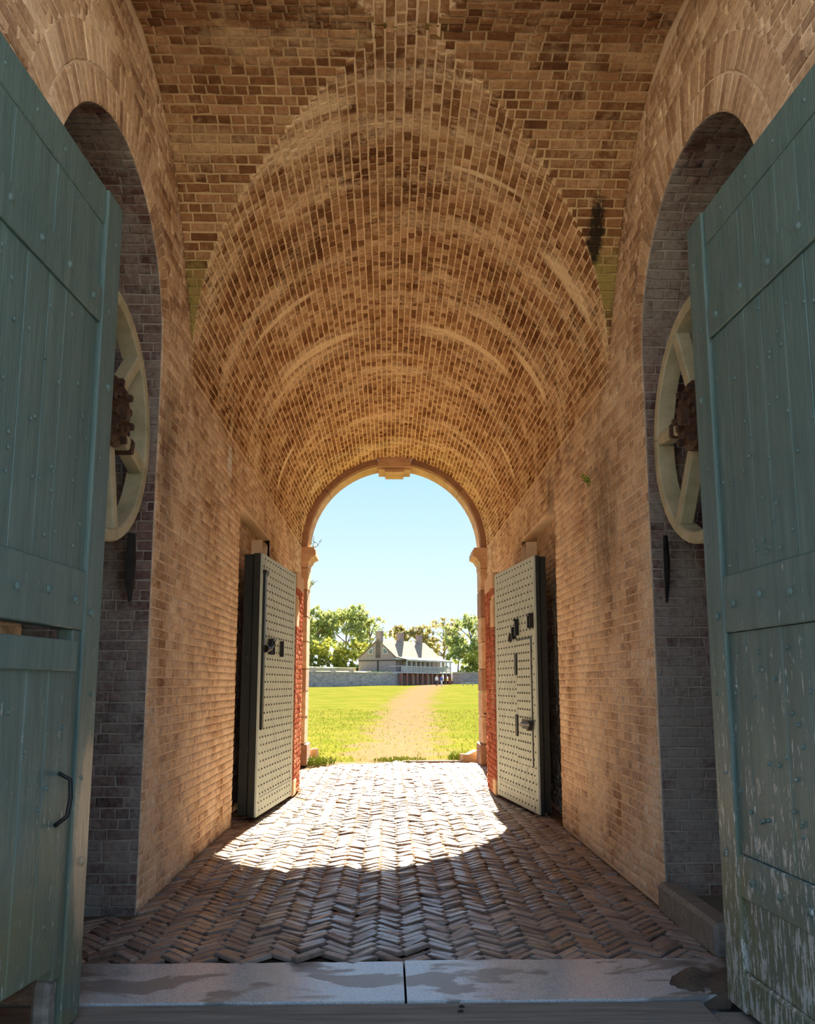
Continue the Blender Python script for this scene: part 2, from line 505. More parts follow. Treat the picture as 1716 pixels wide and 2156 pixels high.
# ------------------------------------------------------------------ passage walls with niche, recess and socket openings
SOCK = {-1: (11.42, 11.90, 3.30, 3.62), 1: (11.72, 12.18, 3.34, 3.66)}
def ring_out(a):                                           # outer edge of the niche's arch ring, deeper towards the crown and the gate
    t_ = min(max((a - 0.45) / 0.9, 0.0), 1.0)
    return NR + 0.205 + 0.215 * t_ * t_ * (3 - 2 * t_)
def ring_half(dz, near):
    best = 0.0
    for q in np.linspace(0.0, NR + 0.45, 160):
        a = math.atan2(dz, -q if near else q)
        if math.hypot(q, dz) < ring_out(a): best = q
    return best
def wall_side(sg):
    X = W1 if sg < 0 else W2
    nm = 'wall_left' if sg < 0 else 'wall_right'
    s0, s1, s2, s3 = SOCK[sg]
    def iv(z, ring=0.0, pier=True):
        if z > ZS:
            hs = half_span(z); I = [(max(YA, YC - hs * KN), YC + hs)]
        else: I = [(YA, YB)]
        if z < NZ: I = cut(I, NY - NR - ring * 0, NY + NR)
        elif ring and z < NZ + NR + 0.42:
            I = cut(I, NY - ring_half(z - NZ, True), NY + ring_half(z - NZ, False))
        elif z < NZ + NR:
            w = math.sqrt(max(NR ** 2 - (z - NZ) ** 2, 0)); I = cut(I, NY - w, NY + w)
        if z < RZ: I = cut(I, RY0, RY1 + 0.02)
        elif False: pass
        if pier and z < PH: I = cut(I, RY1, 13.05)
        if s2 < z < s3: I = cut(I, s0, s1)
        return I
    pl = lambda y, z: ((X, y, z), (0, -sg, 0), Z_, (-sg, 0, 0))
    zmax = PRZ[-1]
    # mortar: three bands so that openings stay crisp
    mb = MB()
    for a, c, n in ((-0.04, s2, 60), (s2, s3, 4), (s3, RZ, 2), (RZ, NZ, 8), (NZ, ZS, 8), (ZS, NZ + NR, 60), (NZ + NR, zmax - 0.002, 60)):
        bed(a + 1e-4, c - 1e-4, n, lambda z: iv(z, 0, False), pl, mb)
    # socket cavity and recess sides
    dp = X + sg * 0.4
    for q in ([(X, s0, s2), (dp, s0, s2), (dp, s0, s3), (X, s0, s3)], [(X, s1, s2), (dp, s1, s2), (dp, s1, s3), (X, s1, s3)],
              [(X, s0, s3), (X, s1, s3), (dp, s1, s3), (dp, s0, s3)], [(X, s0, s2), (X, s1, s2), (dp, s1, s2), (dp, s0, s2)],
              [(dp, s0, s2), (dp, s1, s2), (dp, s1, s3), (dp, s0, s3)]):
        mb.add(q, [(0, 1, 2, 3)])
    rx = X + sg * 0.16
    for q in ([(X, RY0, 0), (rx, RY0, 0), (rx, RY0, RZ), (X, RY0, RZ)], [(X, RY0, RZ), (X, RY1 + 0.02, RZ), (rx, RY1 + 0.02, RZ), (rx, RY0, RZ)]):
        mb.add(q, [(0, 1, 2, 3)])
    w = mb.build(nm, M_MORT)
    tag(w, None, None, None, 'structure')
    w['label'] = ('lime-smeared brick passage wall with arched niche, on the left' if sg < 0 else 'lime-smeared brick passage wall with arched niche, on the right')
    b = Bricks()
    courses(b, 0.0, 6.15, 0.075, lambda z: iv(z, 0.205), pl, pshort=0.45, joint=0.014)
    lay(b, w, M_WALL, 300)
    # arch ring of the niche, brick on edge
    r = Bricks(); n = 48
    for k in range(n):
        a = math.pi * (k + 0.5) / n
        dy, dz = math.cos(a), math.sin(a)
        rad = (0, dy, dz); tan = (0, -dz * -sg, dy * -sg)
        U, V = rad, tan
        N = np.cross(U, V)
        if N[0] * -sg < 0: V = tuple(-q for q in V)
        r.add((X, NY + dy * (NR + 0.10), NZ + dz * (NR + 0.10)), U, V, (-sg, 0, 0), 0.195, math.pi * (NR + 0.1) / n - 0.012, rng.uniform(0.006, 0.012))
        ex = ring_out(a) - NR - 0.205
        if ex > 0.05:
            r.add((X, NY + dy * (NR + 0.205 + ex / 2), NZ + dz * (NR + 0.205 + ex / 2)), U, V, (-sg, 0, 0), ex - 0.012, math.pi * (NR + 0.3) / n - 0.014, rng.uniform(0.006, 0.012))
    lay(r, w, M_WALL, 100, name='voussoir', rest='voussoirs', need=5, check=True)
    # recess back wall
    rb = MB()
    pr = lambda y, z: ((rx, y, z), (0, -sg, 0), Z_, (-sg, 0, 0))
    bed(0, RZ, 2, lambda z: [(RY0, RY1)], pr, rb)
    o = rb.build('recess_back', M_MORT, w)
    b2 = Bricks(); courses(b2, 0.0, RZ, 0.0746, lambda z: [(RY0, RY1)], pr)
    lay(b2, o, M_WALL, 60)
    # niche: reveal faces, back and soffit
    depth = 1.15; xo = X + sg * depth
    floor_z = 0.0 if sg < 0 else -1.6
    nz0 = -0.04 if sg < 0 else 0.09
    nw = MB()
    nw.add([(X, NY + NR, nz0), (xo, NY + NR, nz0), (xo, NY + NR, NZ), (X, NY + NR, NZ)], [(0, 1, 2, 3)])
    nw.add([(X, NY - NR, 0), (xo, NY - NR, 0), (xo, NY - NR, NZ), (X, NY - NR, NZ)], [(0, 1, 2, 3)])
    A = [(NY + NR * math.cos(math.pi * i / 40), NZ + NR * math.sin(math.pi * i / 40)) for i in range(41)]
    for (y0, z0), (y1, z1) in zip(A, A[1:]):
        nw.add([(X, y0, z0), (xo, y0, z0), (xo, y1, z1), (X, y1, z1)], [(0, 1, 2, 3)])
    poly = [(xo, NY + NR, -0.5), (xo, NY - NR, -0.5)] + [(xo, y, z) for y, z in A[::-1]]
    nw.add(poly, [tuple(range(len(poly)))])
    if sg > 0: nw.add([(X, NY - NR, floor_z), (xo, NY - NR, floor_z), (xo, NY + NR + 1.4, floor_z), (X, NY + NR + 1.4, floor_z)], [(0, 1, 2, 3)])
    if sg > 0:   # pit below the reveal
        e5 = NY + NR + 1.4
        nw.add([(X, e5, -1.6), (xo, e5, -1.6), (xo, e5, 0.3), (X, e5, 0.3)], [(0, 1, 2, 3)])
        nw.add([(X + 0.012, NY - NR, -1.6), (X + 0.012, e5, -1.6), (X + 0.012, e5, 0.09), (X + 0.012, NY - NR, -0.03)], [(0, 1, 2, 3)])
        nw.add([(xo, NY - NR, -1.6), (xo, e5, -1.6), (xo, e5, 0.09), (xo, NY - NR, -0.03)], [(0, 1, 2, 3)])
        nw.add([(X, NY + NR, 0.09), (xo, NY + NR, 0.09), (xo, e5, 0.09), (X, e5, 0.09)], [(0, 1, 2, 3)])
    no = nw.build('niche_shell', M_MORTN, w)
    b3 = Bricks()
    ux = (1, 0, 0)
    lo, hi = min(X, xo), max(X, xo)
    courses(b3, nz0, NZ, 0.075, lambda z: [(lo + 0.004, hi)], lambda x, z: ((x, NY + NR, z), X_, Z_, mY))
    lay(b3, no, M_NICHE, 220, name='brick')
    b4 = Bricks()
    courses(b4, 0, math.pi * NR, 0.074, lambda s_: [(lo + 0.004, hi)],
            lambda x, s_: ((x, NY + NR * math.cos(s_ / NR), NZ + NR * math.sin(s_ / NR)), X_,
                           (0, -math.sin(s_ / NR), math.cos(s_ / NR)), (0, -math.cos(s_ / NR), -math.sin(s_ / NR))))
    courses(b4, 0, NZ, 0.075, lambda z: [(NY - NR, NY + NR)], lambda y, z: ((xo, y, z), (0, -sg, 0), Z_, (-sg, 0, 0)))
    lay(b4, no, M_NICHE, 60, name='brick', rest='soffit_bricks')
    return w
wall_l, wall_r = wall_side(-1), wall_side(1)

# ------------------------------------------------------------------ tunnel vault
def z_tun(phi): return ZS + RT * math.sin(phi)
def t_iv(s_):
    phi = min(max(s_ / RT, 0.0), math.pi)
    hs = half_span(z_tun(phi))
    return [(YC + hs, YB)] if hs < -1 else [(YA, YB)] if hs < 0.09 else [(max(YA, YA), max(YA + 0.01, YC - hs * KN)), (YC + hs, YB)]
def t_pl(y, s_):
    phi = s_ / RT; c_, n_ = math.cos(phi), math.sin(phi)
    return ((CX + RT * c_, y, ZS + RT * n_), Y_, (n_, 0, -c_), (-c_, 0, -n_))
SL = math.pi * RT
ceil_o = tag(bed(0.0, SL, 240, t_iv, t_pl).build('ceiling', M_MORTV), 'long brick barrel vault over the passage, dark bricks in pale mortar', None, None, 'structure')
b = Bricks()
courses(b, 0.0, SL, 0.0765, t_iv, t_pl, pshort=0.93, joint=0.017, short=0.108, proud=(0.004, 0.010))
lay(b, ceil_o, M_VAULT, 300)

# ------------------------------------------------------------------ cross vault (two triangular cells each side of the crown)
def c_iv(s_):
    y = float(np.interp(s_, PRS, PRY)); z = float(np.interp(s_, PRS, PRZ))
    xg = math.sqrt(max(RT ** 2 - (z - ZS) ** 2, 0.0))
    return [(W1, CX - xg), (CX + xg, W2)]
def c_frame(s_, m):
    y = float(np.interp(s_, PRS, PRY)); z = float(np.interp(s_, PRS, PRZ))
    e_ = 0.05
    y2, z2 = float(np.interp(s_ + e_, PRS, PRY)), float(np.interp(s_ + e_, PRS, PRZ))
    y1, z1 = float(np.interp(s_ - e_, PRS, PRY)), float(np.interp(s_ - e_, PRS, PRZ))
    d = np.array([0, (y2 - y1) * (1 if m > 0 else -KN), z2 - z1]); d /= np.linalg.norm(d)
    yy = YC + (y - YC) * (1 if m > 0 else -KN)
    n_ = np.array([0, d[2] * -m, d[1] * m]) if m > 0 else np.array([0, d[2], -d[1]])
    return (0, yy, z), d, n_
mbc = MB()
for m in (1, -1):
    bed(0.001, PRS[-1], 80, c_iv, lambda x, s_: ((x, c_frame(s_, m)[0][1], c_frame(s_, m)[0][2]), X_, Z_, mY), mbc)
cross_o = tag(mbc.build('ceiling_cross_vault', M_MORTC), 'brown brick cross vault springing over the gateway bay, damp stained', None, None, 'structure')
b = Bricks()
for m in (1, -1):
    def c_pl(x, s_):
        p, d, n_ = c_frame(s_, m)
        return ((x, p[1], p[2]), (-m * 1.0 if False else 1.0, 0, 0), tuple(d), tuple(n_))
    k0 = len(b.r)
    courses(b, 0.0, PRS[-1], 0.0765 / (1 if m > 0 else KN), c_iv, c_pl, pshort=0.7, joint=0.017, long=0.205, short=0.108, proud=(0.005, 0.012))
    if m < 0: b.r[k0:] = [q[:13] + (0.0765 - 0.017,) + q[14:] for q in b.r[k0:]]
lay(b, cross_o, M_CROSS, 300)

# ------------------------------------------------------------------ red brick door piers inside the passage
M_STONE_T = plain_mat('tan_hinge_stone', (0.55, 0.38, 0.22), (0.68, 0.50, 0.31), 0.85, 5, bump=0.006)
def pier(sg):
    x_in = -1.37 if sg < 0 else 1.56
    x_out = (W1 - 0.16) if sg < 0 else (W2 + 0.16)
    y0, y1 = 12.1, (12.98 if sg < 0 else 13.1)
    lo, hi = min(x_in, x_out), max(x_in, x_out)
    i = 0.006
    o = MB().box((lo + (i if sg > 0 else 0), y0 + i, 0), (hi - (i if sg < 0 else 0), y1 - i, PH - 0.01)).build('wall_pier', M_MORT)
    tag(o, 'red painted brick door pier on the passage\'s %s side' % ('left' if sg < 0 else 'right'), None, None, 'structure')
    stones = [(0.0, 0.24), (2.44, 2.88), (3.02, PH)]
    def piv(z, face):
        for a, e_ in stones:
            if a <= z <= e_: return [] if (face == 'front' or a > 3) else [(y0 + 0.30, y1)]
        return [(y0, y1)] if face == 'side' else [(lo, hi)]
    b = Bricks()
    courses(b, 0.0, PH, 0.0727, lambda z: piv(z, 'side'), lambda y, z: ((x_in, y, z), (0, -sg, 0), Z_, (-sg, 0, 0)), pshort=0.5)
    courses(b, 0.0, PH, 0.0727, lambda z: piv(z, 'front'), lambda x, z: ((x, y0, z), X_, Z_, mY))
    courses(b, 0.0, PH, 0.0727, lambda z: [(lo, hi)], lambda x, z: ((x, y1, z), mX, Z_, Y_))
    lay(b, o, M_PIER, 200, need=6)
    for a, e_ in stones:
        d = 0.30 if a < 3 else y1 - y0
        q = MB().box((lo if sg < 0 else x_in - 0.012, y0 - 0.012, a), (x_in + 0.012 if sg < 0 else hi, y0 + d, e_ - 0.01), 0.012)
        q.build('hinge_stone', M_STONE_T, o)
pier(-1); pier(1)

# ------------------------------------------------------------------ sandstone surround of the courtyard arch
trim = empty('trim_1', (CX, YB, 0)); tag(trim, 'sandstone arch surround with keystone, capitals and jambs at the courtyard end', None, None, 'structure')
YF = 17.15
RI = RT - 0.13
def ringpiece(name, a0, a1, r0, r1, y0, y1, mat, n=8):
    m = MB(); vs = []; fs = []
    for i in range(n + 1):
        a = a0 + (a1 - a0) * i / n
        for r_ in (r0, r1):
            for y in (y0, y1):
                vs.append((r_ * math.cos(a), y - YB, ZS + r_ * math.sin(a)))
    for i in range(n):
        q = i * 4
        for a_, b_ in ((0, 1), (1, 3), (3, 2), (2, 0)):
            fs.append((q + a_, q + b_, q + 4 + b_, q + 4 + a_))
    fs += [(0, 1, 3, 2), (n*4, n*4+2, n*4+3, n*4+1)]
    m.add(vs, fs); return m.build(name, mat, trim)
g = 0.006
half = 0.186
for a0, a1 in ((0, 0.72), (0.72, math.pi/2 - half), (math.pi/2 + half, math.pi - 0.70), (math.pi - 0.70, math.pi)):
    ringpiece('voussoir', a0 + g/2, a1 - g/2, RI + 0.015, RT + 0.35, YB, YB + 0.10, M_SANDD)
    ringpiece('voussoir', a0 + g/2, a1 - g/2, RI, RT + 0.35, YB + 0.10, YF, M_SAND)
kz = ZS + RT
ks = MB()
ks.prism([(-0.37, kz + 0.35), (0.37, kz + 0.35), (0.34, kz - 0.20), (-0.34, kz - 0.20)], -0.04, YF - YB)
ks.prism([(-0.34, kz - 0.20), (0.34, kz - 0.20), (0.335, kz - 0.245), (-0.335, kz - 0.245)], 0.05, YF - YB)
ks.prism([(-0.20, kz - 0.245), (0.20, kz - 0.245), (0.195, kz - 0.30), (-0.195, kz - 0.30)], 0.02, YF - YB)
ks.build('keystone', M_SAND, trim)
for sg in (-1, 1):
    xo = RT
    zs = [0.0, 0.42, 0.95, 1.45, 1.9, 2.45, 2.95, 3.5, 3.95]
    for k, (a, e_) in enumerate(zip(zs, zs[1:])):
        base = k == 0
        wv = 0.135 + rng.uniform(-0.008, 0.008) + (0.05 if base else 0)
        x0, x1 = sorted((sg * (xo - wv), sg * (xo + 0.35)))
        MB().box((x0, 0.0 - (0.03 if base else 0), a + 0.004), (x1, YF - YB + (0.06 if base else 0), e_ - 0.004), 0.014).build('jamb_stone', M_SAND if k % 3 else M_SANDD, trim)
    prof = [(xo + 0.35, 3.95), (xo - 0.14, 3.95), (xo - 0.14, 4.06), (xo - 0.17, 4.09), (xo - 0.20, 4.15), (xo - 0.27, 4.19), (xo - 0.29, 4.20), (xo - 0.29, 4.30), (xo - 0.26, 4.33), (xo - 0.26, ZS), (xo + 0.35, ZS)]
    MB().prism([(sg * x, z) for x, z in prof][::1 if sg < 0 else -1], -0.03, YF - YB + 0.08).build('capital', M_SAND, trim)

# ------------------------------------------------------------------ mass of the rampart round the passage (keeps the daylight out)
mass = MB()
mass.box((-14, YA, -0.6), (W1 - 1.3, YF - 0.1, 7.0)); mass.box((W2 + 1.3, YA, -0.6), (14, YF - 0.1, 7.0)); mass.box((W1 - 1.3, YA, 6.6), (W2 + 1.3, YF - 0.1, 7.0))
mass.box((W1 - 1.3, YF - 0.4, -0.3), (CX - RT - 0.30, YF - 0.05, 6.6)); mass.box((CX + RT + 0.30, YF - 0.4, -0.3), (W2 + 1.3, YF - 0.05, 6.6))
for i in range(24):
    a0, a1 = math.pi * i / 24, math.pi * (i + 1) / 24
    r_ = RT + 0.3
    p = [(CX + r_ * math.cos(a0), ZS + r_ * math.sin(a0)), (CX + r_ * math.cos(a1), ZS + r_ * math.sin(a1))]
    mass.add([(p[0][0], YF - 0.05, p[0][1]), (p[1][0], YF - 0.05, p[1][1]), (p[1][0], YF - 0.05, 6.7), (p[0][0], YF - 0.05, 6.7)], [(0, 1, 2, 3)])
# gate wall: strips either side of the outer doorway and above it
mass.box((W1 - 1.4, YA - 0.5, -0.6), (W1, YA + 0.02, 6.7)); mass.box((W2, YA - 0.5, -0.6), (W2 + 1.4, YA + 0.02, 6.7))
mass.box((W1, YA - 0.5, 6.0), (W2, YA + 0.02, 6.7))
mass_o = tag(mass.build('wall_rampart', M_MORT), 'brick rampart the gateway is cut through', None, None, 'structure')

# ------------------------------------------------------------------ floor: herringbone brick
fl = MB()
fl.add([(-3.0, 5.0, -0.028), (W2 + 0.01, 5.0, -0.028), (W2 + 0.01, 6.2, -0.028), (-3.0, 6.2, -0.028)], [(0, 1, 2, 3)])
fl.add([(-3.0, 6.2, -0.028), (W2 + 0.01, 6.2, -0.028), (W2 + 0.01, 8.0, -0.028), (-3.0, 8.0, -0.028)], [(0, 1, 2, 3)])
fl.add([(-3.0, 8.0, -0.028), (W2 + 1.0, 8.0, -0.028), (W2 + 1.0, 17.6, -0.028), (-3.0, 17.6, -0.028)], [(0, 1, 2, 3)])
fl.add([(-3.2, 1.9, -0.21), (W2 + 1.3, 1.9, -0.21), (W2 + 1.3, 5.05, -0.21), (-3.2, 5.05, -0.21)], [(0, 1, 2, 3)])
fl.add([(-3.2, 5.04, -0.21), (W2 + 0.01, 5.04, -0.21), (W2 + 0.01, 5.04, -0.02), (-3.2, 5.04, -0.02)], [(0, 1, 2, 3)])
floor_o = tag(fl.build('floor', M_DIRT), 'worn herringbone brick paving of the passage', None, None, 'structure')
def undul(x, y):
    return 0.010 * math.sin(1.7 * x + 0.6 * y) + 0.008 * math.sin(1.1 * y - 2.3 * x + 1) + 0.02 * (1 - ((x - CX) / 1.95) ** 2) - 0.012
b = Bricks()
L_, S_ = 0.222, 0.068
q2 = math.sqrt(0.5)
def rot(p): return ((p[0] - p[1]) * q2, (p[0] + p[1]) * q2)
for i in range(-30, 280):
    for j in range(-40, 40):
        for kind in (0, 1):
            ox, oy = i * S_ + j * (L_ + S_), i * S_ + j * (S_ - L_)
            if kind == 0: cc = (ox + L_ / 2, oy + S_ / 2); d = (1, 0)
            else: cc = (ox + L_ + S_ / 2, oy + S_ - L_ / 2); d = (0, 1)
            x, y = rot(cc); x += CX; y += 4.0
            if y < 5.04 or y > 17.3 - 0.9 * max(0, (CX - x)) * 0.9 + 0.12 * math.sin(5 * x): continue
            xmin = -2.6 if y < NY + NR - 0.1 else (W1 + 0.03 if not (RY0 < y < RY1) else W1 - 0.1)
            if x < xmin or x > W2 - 0.04: continue
            if 12.1 < y < 13.1 and (x < -1.40 or x > 1.60): continue
            if rng.random() < 0.006: continue
            wear = 1.0 + 0.8 * math.exp(-((x - CX) / 1.0) ** 2)
            ux, uy = rot(d)
            tx, ty = rng.normal(0, 0.022 * wear, 2)
            yw = rng.normal(0, 0.03)
            U = Vector((ux * math.cos(yw) - uy * math.sin(yw), ux * math.sin(yw) + uy * math.cos(yw), tx)).normalized()
            V = Vector((-U.y, U.x, ty)).normalized()
            N = U.cross(V).normalized(); V = N.cross(U)
            z = undul(x, y) + rng.normal(0, 0.0035 * wear)
            b.add((x, y, z - 0.012), U, V, N, L_ - 0.014 + rng.normal(0, 0.003), S_ - 0.013 + rng.normal(0, 0.002), 0.012)
lay(b, floor_o, M_FLOORB, 300)

# ------------------------------------------------------------------ threshold: stone slabs, timber, planks
def granite():
    t = NT('granite'); p = t.pos()
    sp = t.noise(p, 140, 2, 0.8)
    col = t.ramp(sp, [(0.35, (0.38, 0.40, 0.41)), (0.62, (0.72, 0.74, 0.75))])
    pa = t.noise(t.pos((1.0, 2.2, 1)), 1.5, 5, 0.6, 0.5)
    col = t.mix(t.ramp(pa, [(0.53, 0.0), (0.56, 0.75)]), col, (0.19, 0.185, 0.17))
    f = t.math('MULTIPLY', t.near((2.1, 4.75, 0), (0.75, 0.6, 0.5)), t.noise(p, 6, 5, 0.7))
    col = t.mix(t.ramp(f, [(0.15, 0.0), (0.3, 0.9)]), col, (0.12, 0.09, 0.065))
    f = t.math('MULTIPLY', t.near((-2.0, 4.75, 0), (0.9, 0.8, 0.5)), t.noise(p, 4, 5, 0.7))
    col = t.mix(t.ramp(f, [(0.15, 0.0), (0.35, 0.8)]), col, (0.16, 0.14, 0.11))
    t.bump(sp, 0.002, 0.25)
    return t.done(col, t.ramp(pa, [(0.5, 0.17), (0.57, 0.36)]), 0, 0.5)
M_GRAN = granite()
M_OLDWOOD = plain_mat('weathered_timber', (0.16, 0.15, 0.13), (0.30, 0.285, 0.25), 0.8, 3.0, (0.6, 8, 8), bump=0.006)
M_IRON = plain_mat('rusty_iron', (0.030, 0.017, 0.012), (0.10, 0.05, 0.032), 0.75, 14, metal=0.3, bump=0.004)
M_BLACK = plain_mat('black_iron', (0.012, 0.014, 0.016), (0.03, 0.032, 0.034), 0.5, 14, metal=0.4)
thr = empty('floor_threshold', (0, 4.7, 0)); tag(thr, 'pale granite threshold slabs across the gateway', None, None, 'structure')
def slab(x0, x1, y0, y1, chip):
    n = 26; poly = []
    for i in range(n + 1):
        x = x0 + (x1 - x0) * i / n
        poly.append((x, y1 + rng.normal(0, 0.004)))
    for i in range(n + 1):
        x = x1 - (x1 - x0) * i / n
        poly.append((x, y0 + rng.normal(0, 0.004) + (chip * max(0, (x - 1.45)) ** 1.3)))
    k = len(poly); m = MB()
    vs = [(x, y - 4.7, 0.012) for x, y in poly] + [(x, y - 4.7, -0.2) for x, y in poly]
    m.add(vs, [tuple(range(k))[::-1]] + [(i, (i + 1) % k, (i + 1) % k + k, i + k) for i in range(k)])
    m.build('granite_slab', M_GRAN, thr)
slab(-2.55, 0.088, 4.41, 5.0, 0.0); slab(0.100, 2.35, 4.41, 5.02, 0.28)
tag(MB().box((-2.6, 4.05, -0.2), (1.60, 4.40, 0.006), 0.012).box((1.60, 4.05, -0.2), (2.3, 4.28, 0.0), 0.02).build('floor_timber', M_OLDWOOD),
    'grey weather-worn timber beam in front of the granite threshold', None, None, 'structure')
for k in range(9):
    y1 = 4.03 - k * 0.22
    o = tag(MB().box((-2.6, y1 - 0.21, -0.2), (2.3, y1, -0.01 - 0.004 * (k % 3)), 0.008).build('floor_plank', M_OLDWOOD), None, None, None, 'structure')
    o['label'] = 'grey deck planks of the bridge before the gate'
for x, y in ((0.37, 4.34), (0.36, 4.28), (-0.55, 4.13)):
    MB().dome((x, y - 4.7, 0.005), Z_, 0.016, 0.012).build('bolt', M_BLACK, thr)
M_MUD = plain_mat('mud', (0.06, 0.045, 0.032), (0.15, 0.115, 0.08), 0.95, 7, bump=0.03)
M_RUB = plain_mat('rubble', (0.16, 0.13, 0.10), (0.32, 0.27, 0.21), 0.95, 9, bump=0.02)
mud = MB(); n = 26
vs = []
for i in range(n + 1):
    for j in range(13):
        x, y = 1.42 + 0.58 * i / n, 4.42 + 0.52 * j / 12
        e_ = min(i / 5, 1, (n - i) / 5, j / 3, (12 - j) / 3)
        inside = max(0.0, 1 - ((x - 1.95) / 0.46) ** 2 - ((y - 4.62) / 0.22) ** 2)
        vs.append((x, y, 0.006 + (0.10 * inside ** 0.7 * (0.55 + 0.5 * math.sin(19 * x + 3 * y) * math.sin(15 * y - 4 * x)) if inside > 0 else -0.05)))
mud.add(vs, [(i*13+j, (i+1)*13+j, (i+1)*13+j+1, i*13+j+1) for i in range(n) for j in range(12)])
tag(mud.build('dirt', M_MUD, None, True), 'heap of brown dirt on the broken end of the granite threshold', 'dirt', None, 'stuff')

# timber kerb along the foot of the niche on the right, bricks and rubble by it
tag(MB().box((1.94, 5.06, -0.02), (2.10, 6.115, 0.19), 0.025).build('timber_kerb', M_OLDWOOD), 'dark squared timber along the foot of the niche beside the black pit', 'timber')
# ------------------------------------------------------------------ great outer doors
def door_paint(name, peel):
    t = NT(name); p = t.pos()
    ps = t.pos((7, 7, 0.7))
    n1 = t.noise(ps, 2.6, 6, 0.7)
    col = t.ramp(n1, [(0.3, (0.066, 0.130, 0.128)), (0.7, (0.118, 0.198, 0.190))])
    st = t.noise(t.pos((5, 5, 0.35)), 3.0, 4, 0.6)
    col = t.mix(t.ramp(st, [(0.55, 0.0), (0.75, 0.55)]), col, (0.17, 0.25, 0.24))
    ol = t.noise(p, 1.1, 4, 0.6)
    zz = t.sep(p)[2]
    low = t.math('SUBTRACT', 1.0, t.math('MINIMUM', t.math('MULTIPLY', zz, 0.36), 1.0))
    col = t.mix(t.ramp(t.math('MULTIPLY', ol, low), [(0.30, 0.0), (0.46, 0.7)]), col, (0.20, 0.20, 0.10))
    fl = t.noise(t.pos((16, 16, 3.5)), 2.2, 6, 0.75)
    k = t.math('ADD', fl, t.math('MULTIPLY', low, peel))
    col = t.mix(t.ramp(k, [(0.70, 0.0), (0.74, 0.85)]), col, (0.52, 0.56, 0.55))
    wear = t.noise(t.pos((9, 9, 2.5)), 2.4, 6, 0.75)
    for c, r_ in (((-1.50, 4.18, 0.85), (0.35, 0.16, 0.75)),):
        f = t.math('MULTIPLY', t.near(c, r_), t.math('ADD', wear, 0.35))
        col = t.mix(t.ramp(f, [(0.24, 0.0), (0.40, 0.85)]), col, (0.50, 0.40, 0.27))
    t.bump(t.math('ADD', t.noise(ps, 6, 5, 0.7), t.math('MULTIPLY', fl, 0.6)), 0.006, 0.7)
    return t.done(col, 0.5, 0, 0.45)
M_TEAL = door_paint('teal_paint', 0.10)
M_TEALP = door_paint('teal_paint_peeling', 0.20)
def nail_mesh(r, h, mat):
    return MB().dome((0, 0, 0), (0, 0, 1), r, h, 8).mesh('bolt', mat, True)
